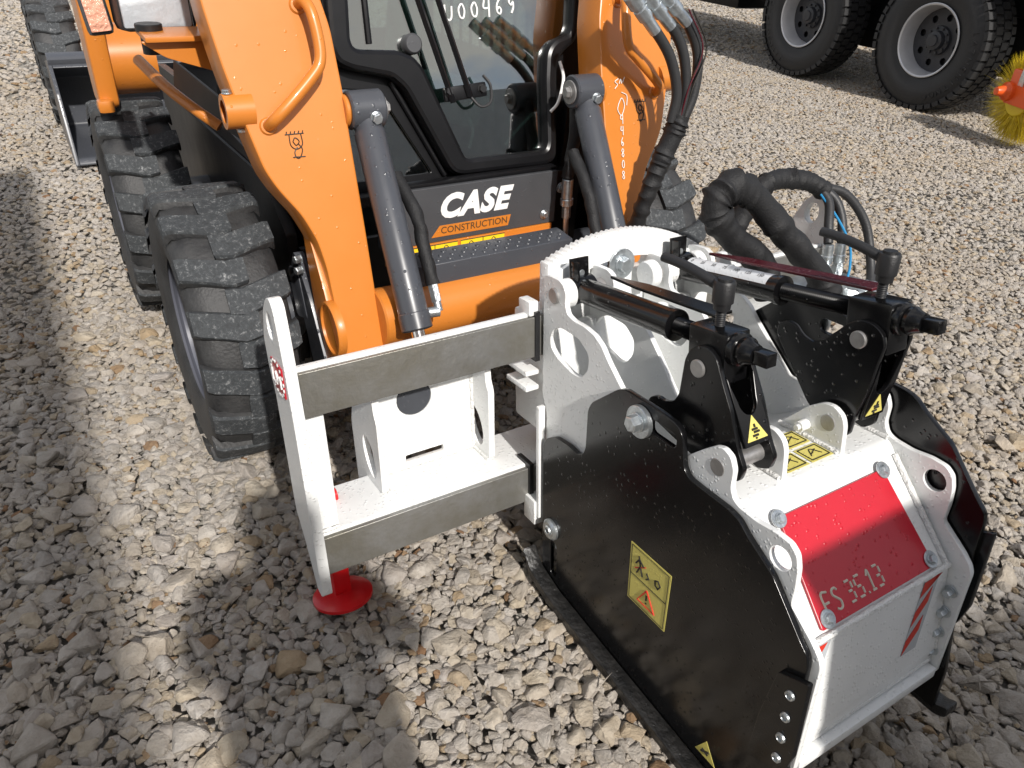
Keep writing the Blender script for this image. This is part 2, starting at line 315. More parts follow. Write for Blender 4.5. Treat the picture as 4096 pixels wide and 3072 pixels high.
under = ((pts[:, 0] > .80) & (pts[:, 0] < 1.36) & (pts[:, 1] > .30) & (pts[:, 1] < 1.25)) | ((pts[:, 0] > .2) & (pts[:, 0] < 1.75) & (pts[:, 1] > 1.9))
show = (u_ > 4) & (u_ < 1020) & (v_ > 4) & (v_ < 764) & ~under
big = np.argsort(-(pts[:, 3] / d_) * show)[:300]
rest = np.ones(len(pts), bool); rest[big] = False
for i in big:
    o = bpy.data.objects.new('stone', STONES[int(rng.integers(16))]); col.objects.link(o); o.parent = ground
    x, y, z, s = pts[i]; o.location = (x, y, z + .034 + .006); o.rotation_euler = (rng.normal() * .16, rng.normal() * .16, rng.uniform(0, 6.28)); o.scale = (s, s, s)
P_ = pts[rest]; N_ = len(P_)
me = bpy.data.meshes.new('gravel'); me.from_pydata(P_[:, :3].tolist(), [], [])
def addattr(n, t, d, f): a = me.attributes.new(n, t, 'POINT'); a.data.foreach_set(f, np.ascontiguousarray(d).ravel())
addattr('scl', 'FLOAT', P_[:, 3].astype(np.float32), 'value')
addattr('rot', 'FLOAT_VECTOR', np.stack([rng.normal(0, .2, N_), rng.normal(0, .2, N_), rng.uniform(0, 6.28, N_)], 1).astype(np.float32), 'vector')
addattr('idx', 'INT', rng.integers(0, 16, N_).astype(np.int32), 'value')
gravel = obj('gravel', me, STONE); gravel['kind'] = 'stuff'; gravel['label'] = 'loose grey and beige crushed limestone gravel'; gravel['category'] = 'gravel'
ng = bpy.data.node_groups.new('gravel_scatter', 'GeometryNodeTree'); ng.interface.new_socket('Geometry', in_out='INPUT', socket_type='NodeSocketGeometry'); ng.interface.new_socket('Geometry', in_out='OUTPUT', socket_type='NodeSocketGeometry')
gi, go = ng.nodes.new('NodeGroupInput'), ng.nodes.new('NodeGroupOutput'); jn = ng.nodes.new('GeometryNodeJoinGeometry')
src = {}
for o in ground.children: src.setdefault(o.data.name, o)
for o in src.values():
    oi = ng.nodes.new('GeometryNodeObjectInfo'); oi.inputs['Object'].default_value = o; oi.inputs['As Instance'].default_value = True; oi.transform_space = 'ORIGINAL'; ng.links.new(oi.outputs['Geometry'], jn.inputs[0])
def named(n, t): q = ng.nodes.new('GeometryNodeInputNamedAttribute'); q.data_type = t; q.inputs['Name'].default_value = n; return q.outputs['Attribute']
iop = ng.nodes.new('GeometryNodeInstanceOnPoints'); iop.inputs['Pick Instance'].default_value = True
ng.links.new(gi.outputs[0], iop.inputs['Points']); ng.links.new(jn.outputs[0], iop.inputs['Instance']); ng.links.new(named('idx', 'INT'), iop.inputs['Instance Index'])
ng.links.new(named('rot', 'FLOAT_VECTOR'), iop.inputs['Rotation']); ng.links.new(named('scl', 'FLOAT'), iop.inputs['Scale']); ng.links.new(iop.outputs[0], go.inputs[0])
gravel.modifiers.new('scatter', 'NODES').node_group = ng
print('gravel', N_)

# ------------------------------------------------------------------ cold planer attachment (local frame: nose tilted 7 degrees up)
PL = thing('cold_planer', 'white and black cold planer milling attachment with red front plate, coupled to the orange loader', 'attachment', (.9, 1.0, 0), (R(-7), 0, 0))
def gz(y): return .1228 * y            # the yard surface in the planer's frame
# side plates
SIDE = [(-.68, .15), (-.684, .371), (-.685, .407), (-.679, .423), (-.661, .443), (-.611, .484), (-.613, .52), (-.611, .556), (-.604, .581), (-.588, .594), (-.557, .597), (-.519, .593), (-.480, .597), (-.465, .604), (-.456, .622), (-.457, .658), (-.447, .680), (-.429, .688), (-.410, .683), (-.381, .660), (-.345, .628), (-.22, .625), (-.151, .684), (-.108, .722), (-.084, .748), (-.06, .762), (-.025, .769), (.012, .769), (.036, .775), (.045, .795), (.043, .818), (.051, .834), (.068, .842), (.107, .842), (.126, .838), (.13, .545), (.112, .50), (.112, .22), (.08, .13), (-.62, .13)]
SLOT = [(.1, .70), (.085, .727), (.056, .738), (-.008, .735), (-.044, .712), (-.043, .678), (-.02, .649), (.012, .645), (.07, .66), (.095, .676)]
for x0 in (-.042, .375):
    sp = xplate('side_plate', SIDE, x0, x0 + .012, WHITE, PL, holes=[rounded(SLOT, .012), circle((-.576, .556), .022)], r=.007)
# inner uprights behind the spindles
INNER = [(.125, .50), (.126, .838), (.107, .842), (.068, .842), (.051, .834), (.043, .818), (.045, .795), (.036, .775), (.012, .769), (-.03, .769), (-.066, .755), (-.11, .712), (-.18, .636), (-.235, .575), (-.235, .50)]
SLOT2 = [(.105, .70), (.085, .727), (.056, .74), (-.004, .737), (-.036, .712), (-.035, .678), (-.012, .649), (.014, .645), (.07, .66), (.095, .676)]
for x0 in (.085, .245): xplate('inner_upright', INNER, x0, x0 + .012, WHITE, PL, holes=[rounded(SLOT2, .012)])
for x0 in (-.042, .245):
    bm = bmesh.new(); b_cyl(bm, (x0 - .007, .082, .804), (x0 + .125, .082, .804), .0175, 24, .002); part('pivot_pin', bm, PIN, PL)
for x0 in (-.030, .205, .257, .345):
    bm = bmesh.new(); b_cyl(bm, (x0 + .001, .082, .804), (x0 + .028, .082, .804), .032, 28, .003); part('spacer_bush', bm, WHITE, PL)
# milling box between the plates
BODY = [(-.663, .17), (-.668, .205), (-.645, .402), (-.492, .572), (-.474, .594), (-.345, .596), (-.30, .585), (-.20, .52), (.10, .47), (.10, .22), (-.02, .20), (-.60, .17)]
xplate('milling_box', BODY, -.0295, .3745, WHITE, PL, r=.012)
bm = bmesh.new(); b_box(bm, (.1725, -.664, .155), (.402, .036, .024), bev=.004); part('bottom_lip', bm, WHITE, PL)
for a, b in (((-.025, -.66, .174), (.37, -.662, .178)), ((.366, -.645, .405), (.366, -.495, .574)), ((-.02, -.645, .408), (.37, -.645, .408))):
    bm = bmesh.new(); b_sweep(bm, [Vector(a).lerp(Vector(b), t / 30) for t in range(31)], .006, 8, wrinkle(.10, 60, 3)); part('weld_bead', bm, WELD, PL)
xplate('rear_back_plate', [(.10, .46), (.124, .46), (.124, .72), (.10, .72)], -.029, .374, WHITE, PL)
# toothed swivel ring
n = 150; arc = []
for i in range(n + 1):
    a = R(116 - 66 * i / n); rr = .457 + (.0016 if i % 4 in (1, 2) else -.0016); arc.append((.172 + rr * math.cos(a), .442 + rr * math.sin(a)))
ring = arc + [(.46, .50), (-.11, .50)]
ring = [p for p in ring if p[0] > -.115]
yplate('toothed_swivel_ring', arc + [(.46, .56), (-.03, .56)], .132, .165, WHITE, PL, r=0, bev=.0004, holes=[rounded([(.10, .805), (.26, .805), (.26, .835), (.10, .835)], .013)])
arc2 = [(.172 + .436 * math.cos(R(116 - 68 * i / 40)), .442 + .436 * math.sin(R(116 - 68 * i / 40))) for i in range(41)]
arc3 = [(.172 + .40 * math.cos(R(48 + 68 * i / 40)), .442 + .40 * math.sin(R(48 + 68 * i / 40))) for i in range(41)]
yplate('ring_rim', arc2 + arc3, .120, .1315, WHITE, PL, r=0)
bolt('ring_bolt', (.164, .119, .829), (0, -1, 0), .018, PL, .036, wth=.006)
# front red plate with stencilled type number
U, V = Vector((1, 0, 0)), Vector((0, .669, .743)); W = U.cross(V)
C0 = Vector((0, -.640, .405)) ; 
def fp(x, s, off=.0): p = C0 + V * s + W * off; return Vector((x, p.y, p.z))
rp = obj('red_front_plate', pmesh(rounded([(.018, .010), (.332, .010), (.316, .208), (.030, .208)], .006), [], C0 + W * .0055, U, V, .006), RED, PL, 'red front plate stencilled with a type number')
for x, s in ((.028, .206), (.038, .024), (.313, .206), (.326, .024)): bolt('plate_bolt', fp(x, s, .0088), W, .0085, rp, .0165, wth=.003)
STN = [('F', [[(0, 0), (0, 1), (.55, 1)], [(.05, .52), (.45, .52)]], .045), ('S', [[(.55, .88), (.38, 1), (.1, .95), (.05, .75), (.3, .55), (.55, .35), (.5, .08), (.25, 0), (0, .1)]], .069),
       ('3', [[(0, 1), (.42, 1)], [(.1, .5), (.42, .5)], [(0, 0), (.42, 0)], [(.55, .9), (.55, .6)], [(.55, .4), (.55, .1)]], .105), ('5', [[(.55, 1), (.1, 1)], [(0, .9), (0, .6)], [(.1, .5), (.45, .5)], [(.55, .4), (.55, .1)], [(.45, 0), (0, 0)]], .128),
       ('.', [[(.1, 0), (.22, 0)]], .148), ('1', [[(0, .75), (.25, 1), (.25, .1)], [(.08, 0), (.45, 0)]], .160), ('3', [[(0, 1), (.42, 1)], [(.1, .5), (.42, .5)], [(0, 0), (.42, 0)], [(.55, .9), (.55, .6)], [(.55, .4), (.55, .1)]], .181)]
paths = [[(x + a * .026, .027 + b * .036) for a, b in st] for _, sts, x in STN for st in sts]
strokes('stencil_type_number', paths, .0024, C0, U, V, CREAM, rp, .0082)
# hazard tape on the lower front panel
Vl = Vector((0, .115, .993)); Wl = U.cross(Vl); Cl = Vector((0, -.668, .205))
for k, xs in enumerate((.252, .004)):
    tp = obj('hazard_tape', pmesh([(xs, .045), (xs + .046, .045), (xs + .092, .195), (xs + .046, .195)] if k == 0 else [(xs, .14), (xs + .012, .14), (xs + .032, .195), (xs, .195)], [], Cl + Wl * .0007, U, Vl, .0008, .0002), GREYTAPE, PL)
    for s0 in ((.047, .105, .163) if k == 0 else (.165,)):
        def ex(s): return xs + .046 * (s - .045) / .150
        hi = min(s0 + .03, .195)
        q = [(ex(s0), s0), (ex(s0) + .046, min(s0 + .040, .195)), (ex(s0) + .055, min(s0 + .070, .195)), (ex(s0 + .03), min(s0 + .03, .195))] if k == 0 else [(xs + .001, .17), (xs + .022, .193), (xs + .001, .193)]
        obj('tape_stripe', pmesh(q, [], Cl + Wl * .0016, U, Vl, .0008, .0002), REDINK, tp)
for i, z in enumerate((.352, .302, .251, .202)): bolt('side_nut', (.3745, -.662, z), (-1, 0, 0), .0085, PL, .013, h=.014)
# deck lugs, pins, deck labels
LUGS = [(-.461, .59), (-.456, .653), (-.448, .672), (-.427, .684), (-.403, .681), (-.37, .658), (-.309, .59)]
for x0 in (.085, .245): xplate('deck_lug', LUGS, x0 + .0, x0 + .012, WHITE, PL, r=.01)
for x0 in (-.042, .245):
    bm = bmesh.new(); b_cyl(bm, (x0 - .0015, -.421, .646), (x0 + .139, -.421, .646), .0165, 24, .001); part('lug_pin', bm, PIN, PL)
bm = bmesh.new(); b_cyl(bm, (.2445, -.376, .622), (.222, -.376, .622), .011, 16); b_cyl(bm, (.223, -.376, .622), (.215, -.376, .622), .006, 12); part('grease_nipple', bm, WHITE, PL)
for (x, y) in ((.112, -.452), (.112, -.398), (.178, -.452), (.178, -.398)):
    s = obj('deck_label', pmesh([(x, y), (x + .058, y), (x + .058, y + .046), (x, y + .046)], [], (0, 0, .5966), (1, 0, 0), (0, 1, 0), .0008, .0002), YELLOW, PL)
    strokes('label_marks', [[(x + .005, y + .005), (x + .053, y + .005)], [(x + .053, y + .005), (x + .053, y + .041)], [(x + .053, y + .041), (x + .005, y + .041)], [(x + .005, y + .041), (x + .005, y + .005)], [(x + .015, y + .015), (x + .03, y + .034), (x + .042, y + .014)], [(x + .02, y + .02), (x + .04, y + .03)]], .0011, (0, 0, .5975), (1, 0, 0), (0, 1, 0), INK, s, 0)

# skids: black plate, runner, front wear bracket
SKID = [(.104, .03), (.103, .426), (.088, .449), (.052, .470), (0, .475), (-.034, .470), (-.054, .481), (-.064, .502), (-.067, .598), (-.080, .622), (-.163, .689), (-.183, .697), (-.295, .695), (-.331, .690), (-.346, .676), (-.357, .615), (-.371, .600), (-.404, .597), (-.47, .593), (-.495, .586), (-.517, .567), (-.579, .527), (-.652, .442), (-.667, .428), (-.672, .408), (-.671, .20), (-.69, .05), (-.69, -.055), (-.5, -.035)]
def skid(x0, dz, sgn):
    sh = lambda P: [(y, z + dz) for y, z in P]
    sk = xplate('skid_plate', sh(SKID), x0, x0 + .012, BLACK, PL, holes=[rounded(sh([(.040, .06), (.066, .06), (.066, .165), (.040, .165)]), .011), rounded(sh([(-.262, .642), (-.333, .640), (-.333, .670), (-.262, .672)]), .013)], r=.009)
    xo = x0 if sgn < 0 else x0 + .012; bm = bmesh.new()
    pr = [(.125, gz(.125) + .065), (.100, gz(.1) + .022), (.02, gz(.02) + .004), (-.2, gz(-.2) + .002), (-.45, gz(-.45) + .002), (-.69, gz(-.69) + .003), (-.714, gz(-.714) + .016)]
    xa, xb = (xo - .040, xo - .001) if sgn < 0 else (xo + .001, xo + .040)
    lo = [(y, z + dz) for y, z in pr]; hi = [(y + (.012 if i == 0 else 0), z + dz + .028) for i, (y, z) in enumerate(pr)]
    me = pmesh(rounded(lo + hi[::-1], .010), [], ((xa + xb) / 2, 0, 0), (0, 1, 0), (0, 0, 1), abs(xb - xa), .004)
    obj('runner', me, BLACKW, sk)
    br = xplate('wear_bracket', sh([(-.630, .366), (-.689, .390), (-.689, .215), (-.676, .160), (-.60, .13), (-.61, .25)]), *((xo - .012, xo - .0005) if sgn < 0 else (xo + .0005, xo + .012)), BLACK, sk, r=.006)
    for z in (.341, .289, .238, .187):
        xs = xo + sgn * .0122; bm = bmesh.new(); b_lathe(bm, (xs, -.661, z + dz), (sgn, 0, 0), [(0, 0), (0, .0095), (.004, .0085), (.005, .0055), (.002, .0045), (.002, 0)], 18); part('socket_screw', bm, ZINC, br)
    bm = bmesh.new(); xs = xo + sgn * .0005; b_lathe(bm, (xs, .060, .202 + dz), (sgn, 0, 0), [(0, 0), (0, .028), (.006, .028), (.012, .022), (.012, .013), (.016, .012), (.016, .007), (.010, .006), (.010, 0)], 28); part('guide_bolt', bm, ZINC, sk)
    bolt('link_bolt', (xo + sgn * .001, -.238, .655 + dz), (sgn, 0, 0), .017, sk, .033, wth=.011, h=.016)
    return sk
skL = skid(-.057, 0, -1); skR = skid(.391, .104, 1)
xplate('rear_flange', [(.114, .20), (.126, .20), (.126, .52), (.114, .52)], -.062, -.044, WHITE, PL, r=.003)
# warning stickers on the left skid
ws = obj('warning_sticker', pmesh(rounded([(-.234, .216), (-.234, .366), (-.358, .362), (-.353, .211)], .002), [], (-.0575, 0, 0), (0, 1, 0), (0, 0, 1), .0008, .0002), YELLOW, skL, 'yellow warning sticker with struck-out figure and red triangle')
def lx(name, paths, rad, m, par, x=-.0583):
    bm = bmesh.new()
    for p in paths:
        q = [Vector((x, a, b)) for a, b in p]; b_sweep(bm, q, rad, 6)
    return part(name, bm, m, par)
lx('sticker_frame', [[(-.239, .221), (-.239, .361), (-.352, .357), (-.348, .216), (-.239, .221)], [(-.239, .288), (-.350, .284)]], .0008, INK, ws)
lx('walking_figure', [[(-.262, .345), (-.268, .322), (-.258, .300)], [(-.268, .322), (-.276, .300)], [(-.264, .338), (-.278, .326)], [(-.264, .338), (-.254, .322)], [(-.288, .318), (-.296, .308), (-.288, .302)], [(-.314, .318), (-.323, .323), (-.330, .314), (-.324, .303), (-.315, .308), (-.314, .318)]], .0020, INK, ws)
lx('red_cross_line', [[(-.252, .308), (-.284, .330)]], .0014, REDINK, ws)
lx('red_triangle', [[(-.293, .275), (-.266, .233), (-.320, .231), (-.293, .275)]], .0019, REDINK, ws)
lx('exclamation_mark', [[(-.293, .262), (-.293, .249)], [(-.293, .242), (-.293, .240)]], .0022, INK, ws)
ts = obj('warning_triangle', pmesh([(-.473, -.004), (-.500, .042), (-.529, -.006)], [], (-.0575, 0, 0), (0, 1, 0), (0, 0, 1), .0008, .0002), YELLOW, skL)
lx('hand_mark', [[(-.490, .006), (-.510, .018)], [(-.492, .014), (-.508, .008)]], .0026, INK, ts)

# bell cranks and threaded depth spindles
PIV = Vector((0, -.421, .646))
def crank(dx, ang):
    def rp2(y, z):
        v = Vector((y - PIV.y, z - PIV.z)); c, s = math.cos(ang), math.sin(ang); return (PIV.y + c * v.x - s * v.y, PIV.z + s * v.x + c * v.y)
    BIG = [(-.440, .680), (-.458, .652), (-.452, .625), (-.425, .612), (-.36, .612), (-.27, .632), (-.215, .645), (-.203, .664), (-.212, .684), (-.230, .694), (-.252, .692), (-.276, .703), (-.288, .724), (-.294, .795), (-.303, .818), (-.324, .834), (-.348, .837), (-.367, .825), (-.386, .789), (-.412, .745)]
    SML = [(-.440, .680), (-.458, .652), (-.452, .625), (-.425, .612), (-.395, .625), (-.32, .72), (-.294, .795), (-.303, .818), (-.324, .834), (-.348, .837), (-.367, .825), (-.386, .789), (-.412, .745)]
    a = xplate('bell_crank', [rp2(*p) for p in BIG], dx - .018, dx - .008, BLACK, PL, r=.008)
    xplate('crank_cheek', [rp2(*p) for p in SML], dx + .056, dx + .066, BLACK, a, r=.008)
    # front web with a U notch
    p0, p1 = Vector((0, *rp2(-.448, .686))), Vector((0, *rp2(-.384, .795))); Vw = (p1 - p0).normalized(); L = (p1 - p0).length; Uw = Vector((1, 0, 0)); Ww = Uw.cross(Vw)
    ol = [(-.0075, 0), (.0555, 0), (.0555, L)] + [(.024 + .021 * math.cos(R(-180 * i / 12)), L * .62 + .026 * math.sin(R(-180 * i / 12))) for i in range(13)] + [(-.0075, L)]
    wb = obj('front_web', pmesh(ol, [], p0 + Vector((dx, 0, 0)) - Ww * .004, Uw, Vw, .009), BLACK, a)
    tri = obj('warning_triangle', pmesh(rounded([(-.002, .008), (.047, .008), (.0225, .052)], .002), [], p0 + Vector((dx, 0, 0)) + Ww * .0011, Uw, Vw, .0008, .0002), YELLOW, a)
    strokes('crush_mark', [[(.014, .027), (.027, .027)], [(.017, .022), (.030, .022)], [(.013, .016), (.026, .016)], [(.022, .036), (.022, .030)], [(.020, .013), (.020, .010)]], .0022, p0 + Vector((dx, 0, 0)), Uw, Vw, INK, tri, .0018)
    y, z = rp2(-.329, .792)
    bm = bmesh.new(); b_cyl(bm, (dx - .023, y, z), (dx + .071, y, z), .0165, 24, .0015); part('trunnion_pin', bm, PIN, a)
    return y, z
def spindle(dx, yz, ln, strip):
    x = dx + .024; p0 = Vector((x, .082, .806)); tgt = Vector((x, yz[0], yz[1] + .042)); d = (tgt - p0).normalized(); L = (tgt - p0).length; nrm = Vector((1, 0, 0)).cross(d); nrm = nrm if nrm.z > 0 else -nrm
    A = lambda s, o=0.: p0 + d * s + nrm * o
    bm = bmesh.new(); b_cyl(bm, p0 - Vector((.026, 0, 0)), p0 + Vector((.030, 0, 0)), .031, 28, .003)
    b_lathe(bm, A(.01), d, [(0, 0), (0, .0255), (.02, .0275), (ln, .0275), (ln + .002, .0305), (ln + .012, .0305), (ln + .014, .019), (ln + .014, 0)], 32)
    sp = part('spindle_tube', bm, BLACK, PL)
    bm = bmesh.new(); b_box(bm, p0 + nrm * .046 + Vector((0, .004, 0)), (.048, .006, .046), Euler((R(-5), 0, 0)), .001); b_box(bm, p0 + nrm * .046 + Vector((-.020, -.010, 0)), (.006, .026, .040), Euler((R(-5), 0, 0)), .001); part('stop_tab', bm, BLACK, sp)
    bolt('tab_screw', p0 + nrm * .036 + Vector((.004, -.002, 0)), -d * -1 * -1, .006, sp)
    bm = bmesh.new(); s = ln + .02; pr = [(s, 0), (s, .0165)]
    while s < L - .045: pr += [(s + .0022, .0180), (s + .0044, .0155)]; s += .0044
    pr += [(L - .035, .0165), (L - .035, 0)]; b_lathe(bm, p0, d, pr, 24); part('thread', bm, BLACK, sp)
    bm = bmesh.new(); rot = Matrix((Vector((1, 0, 0)), -d, nrm)).transposed(); rot = rot if rot.determinant() > 0 else Matrix((Vector((1, 0, 0)), d, nrm)).transposed()
    b_box(bm, A(L, -.018), (.060, .088, .094), rot, .006); blk = part('threaded_block', bm, BLACK, sp)
    bm = bmesh.new(); b_lathe(bm, A(L + .043), d, [(0, 0), (0, .030), (.006, .031), (.012, .029), (.014, .024), (.024, .026), (.030, .021), (.044, .017), (.046, 0)], 28); b_box(bm, A(L + .098), (.024, .040, .024), rot, .002); part('square_drive', bm, BLACK, sp)
    # clamping lever
    q = A(L, .029); bm = bmesh.new(); pr = [(0, 0), (0, .0085)]
    for i in range(9): pr += [(.001 + i * .0035, .0092), (.0028 + i * .0035, .0078)]
    pr += [(.034, .008), (.034, 0)]; b_lathe(bm, q, (0, 0, 1), pr, 16); part('lever_screw', bm, BLACKP, sp)
    bm = bmesh.new(); b_lathe(bm, q + Vector((0, 0, .030)), (0, 0, 1), [(0, 0), (0, .0145), (.012, .0155), (.013, .0185), (.048, .0195), (.052, .017), (.052, .0125), (.056, .012), (.056, 0)], 24)
    h = q + Vector((0, 0, .068)); b_sweep(bm, spline([h + Vector((0, .008, 0)), h + Vector((-.012, .045, .014)), h + Vector((-.022, .085, .024)), h + Vector((-.030, .122, .028))], 5), lambda t: .0105 - .001 * t, 14, lambda t, a: .72 + .28 * abs(math.cos(a)) ** .5); part('clamping_lever', bm, BLACKP, sp)
    # pointer blade
    bl = pmesh(rounded([(L - .03, -.018), (L - .03, .026), (.16, .022), (.06, .004), (.06, -.001), (.16, -.012)], .003), [], A(0, .033) + Vector((.036, 0, 0)), d, Vector((1, 0, 0)), .006); obj('pointer_blade', bl, MAROON if strip else BLACK, sp)
    if strip:
        bm = bmesh.new(); rows = []
        for i in range(2):
            s = .045 + i * .235; rows.append([bm.verts.new(A(s) + (nrm * math.cos(a) + Vector((1, 0, 0)) * math.sin(a)) * .0281) for a in (R(-62 + 100 * k / 14) for k in range(15))])
        for k in range(14): bm.faces.new((rows[0][k], rows[1][k], rows[1][k + 1], rows[0][k + 1]))
        st = part('scale_strip', bm, SCALEW, sp); a = R(-26); rad = nrm * math.cos(a) + Vector((1, 0, 0)) * math.sin(a)
        tng = rad.cross(d)
        for i in range(7):
            s = .058 + i * .033; bm = bmesh.new(); b_sweep(bm, [A(s) + (nrm * math.cos(R(b)) + Vector((1, 0, 0)) * math.sin(R(b))) * .0284 for b in (8, -2, -12)], .0003, 6); part('scale_tick', bm, GREYM, st)
            um = -d if False else d; vv = um.cross(rad) * -1
            vv = rad.cross(um); obj('scale_number', text_mesh(str(i * 25), .0115, A(s) + rad * .0287, um, vv, .0003), GREYM, st)
c1 = crank(0, 0); spindle(0, c1, .285, False)
c2 = crank(.285, R(36.5)); spindle(.285, c2, .285, True)

# sliding frame: rails, end plates, post, mount
for z0, z1, y0, y1 in ((.640, .738, .139, .150), (.221, .320, .168, .180)):
    xplate('rail_face', [(y0, z0), (y1, z0), (y1, z1), (y0, z1)], -.5935, .915, STEEL, PL, r=.0015)
xplate('upper_rail_tube', [(.151, .646), (.172, .646), (.172, .744), (.151, .744)], -.5935, .915, WHITE, PL, r=.006)
xplate('lower_rail_tube', [(.181, .226), (.350, .226), (.350, .326), (.181, .326)], -.5935, .915, WHITE, PL, r=.006)
TONGUE = [(.136, .19), (.136, .64), (.142, .756), (.149, .826), (.157, .872), (.172, .886), (.200, .880), (.236, .848), (.275, .775), (.272, .700), (.255, .660), (.255, .36), (.215, .30), (.17, .19)]
for x0 in (-.618, .916):
    ep = xplate('end_plate', TONGUE, x0, x0 + .024, WHITE, PL, holes=[circle((.203, .822), .022, ry=.03, rot=.3)], r=.012, bev=.002)
bm = bmesh.new(); b_box(bm, (-.6195, .195, .715), (.003, .075, .065), bev=.001); rb = part('red_badge', bm, RED, PL)
lx('badge_letters', [[(.224, .728), (.224, .702), (.206, .702)], [(.196, .702), (.196, .728), (.182, .712), (.168, .728), (.168, .702)]], .003, WHITEP, rb, -.6215)
bm = bmesh.new()
for i in range(16): a = 6.283 * i / 16; b_lathe(bm, (-.6205, .195 + .041 * math.cos(a), .715 + .036 * math.sin(a)), (-1, 0, 0), [(0, 0), (0, .0045), (.002, .003), (.0025, 0)], 8)
part('badge_weld', bm, WELD, PL)
yplate('front_post', [(-.590, .335), (-.545, .335), (-.545, .625), (-.590, .625)], .185, .205, WHITE, PL, r=.002)
GUS = [(.238, .329), (.190, .36), (.182, .432), (.205, .543), (.228, .59), (.31, .63), (.40, .52), (.48, .263), (.438, .24), (.351, .24), (.351, .329)]
GUSR = [(.245, .328), (.240, .524), (.252, .546), (.258, .62), (.35, .64), (.42, .45), (.42, .24), (.351, .24), (.351, .328)]
xplate('mount_gusset', GUSR, -.417, -.400, WHITE, PL, holes=[circle((.312, .40), .034, ry=.055, rot=-.4)], r=.012)
xplate('mount_gusset', GUSR, -.127, -.110, WHITE, PL, holes=[circle((.312, .40), .034, ry=.055, rot=-.4)], r=.012)
mp_ = yplate('mount_plate', [(-.3995, .329), (-.1275, .329), (-.1275, .645), (-.3995, .645)], .325, .340, WHITE, PL, holes=[circle((-.285, .515), .046), rounded([(-.32, .342), (-.215, .342), (-.215, .362), (-.32, .362)], .004)], r=.002)
bm = bmesh.new(); b_cyl(bm, (-.285, .3265, .515), (-.285, .339, .515), .0455, 36, .002); part('bore_plug', bm, GREY, PL)
bm = bmesh.new(); b_box(bm, (-.058, .165, .757), (.024, .045, .034), bev=.003); part('clamp_block', bm, WHITE, PL)
for z in (.597, .557):
    bm = bmesh.new(); b_box(bm, (-.060, .19, z), (.036, .09, .012), bev=.003); part('clamp_fin', bm, WHITE, PL)
bm = bmesh.new(); b_box(bm, (-.05, .15, .21), (.035, .05, .07), bev=.003); part('clamp_foot', bm, WHITE, PL)
for c_, s_ in (((-.052, .16, .69), (.012, .05, .12)), ((-.053, .19, .27), (.012, .06, .13))):
    bm = bmesh.new(); b_box(bm, c_, s_); part('slide_pad', bm, BLACKP, PL)
bm = bmesh.new(); b_box(bm, (.17, .24, .55), (.36, .14, .30), bev=.01); part('carriage', bm, WHITE, PL)
def weld(a, b, r=.005, seed=1):
    a, b = Vector(a), Vector(b); n = max(8, int((b - a).length / .006)); bm = bmesh.new(); b_sweep(bm, [a.lerp(b, t / n) for t in range(n + 1)], r, 8, wrinkle(.16, 3.2 * n / 2, seed)); part('weld_bead', bm, WELD, PL)
for k, (a, b) in enumerate([((-.398, .245, .328), (-.398, .32, .328)), ((-.129, .245, .328), (-.129, .32, .328)), ((-.398, .324, .331), (-.129, .324, .331)), ((-.398, .323, .335), (-.398, .323, .60)), ((-.129, .323, .335), (-.129, .323, .60)), ((-.592, .184, .33), (-.545, .184, .33)), ((-.590, .183, .33), (-.590, .183, .62)),
      ((.099, -.455, .598), (.099, -.315, .598)), ((.083, -.455, .598), (.083, -.315, .598)), ((.243, -.455, .598), (.243, -.315, .598)), ((.259, -.455, .598), (.259, -.315, .598)), ((-.027, -.47, .597), (-.027, -.35, .597)), ((.372, -.47, .597), (.372, -.35, .597)), ((.372, -.640, .40), (.372, -.666, .21))]): weld(a, b, .0048, k)
# red parking foot
bm = bmesh.new(); fc = Vector((-.536, .282, .040))
b_lathe(bm, fc, (0, .12, 1), [(0, 0), (0, .070), (.004, .074), (.012, .074), (.018, .060), (.022, .030), (.022, 0)], 40); b_box(bm, fc + Vector((0, .01, .13)), (.042, .042, .24), bev=.004); part('parking_foot', bm, REDF, PL)
bm = bmesh.new(); b_cyl(bm, (-.535, .30, .335), (-.512, .30, .335), .016, 16); part('foot_latch', bm, REDF, PL)
# hoses, fittings and valve block at the right of the carriage
bm = bmesh.new(); b_sweep(bm, spline([(.565, .02, .70), (.535, .04, .79), (.43, .05, .87), (.375, .05, .935), (.385, .05, .968), (.430, .05, .982), (.505, .05, .945), (.60, .03, .85), (.70, .0, .75), (.74, -.02, .68)], 16), .032, 28, folds(.19, 40, 1)); part('sleeved_hose', bm, SLEEVE, PL)
bm = bmesh.new(); b_sweep(bm, spline([(.60, .20, .80), (.65, .20, .88), (.70, .20, .925), (.77, .20, .935), (.85, .18, .922), (.90, .16, .892)], 14), .025, 24, folds(.22, 24, 2)); part('sleeved_hose', bm, SLEEVE, PL)
for pts_ in ([(.88, .165, .905), (.885, .13, .87), (.86, .10, .82), (.845, .08, .775)], [(.89, .165, .905), (.915, .13, .87), (.915, .10, .82), (.90, .08, .77)], [(.89, .17, .905), (.965, .14, .88), (1.02, .10, .80), (1.02, .06, .70), (.98, .02, .64), (.93, 0, .625)]):
    bm = bmesh.new(); b_sweep(bm, spline(pts_, 8), .0125, 14); part('hydraulic_hose', bm, HOSE, PL)
bm = bmesh.new(); b_sweep(bm, spline([(.872, .15, .89), (.885, .09, .83), (.895, .05, .77), (.885, .03, .72), (.87, .02, .69)], 8), .0035, 8); part('blue_cable', bm, BLUE, PL)
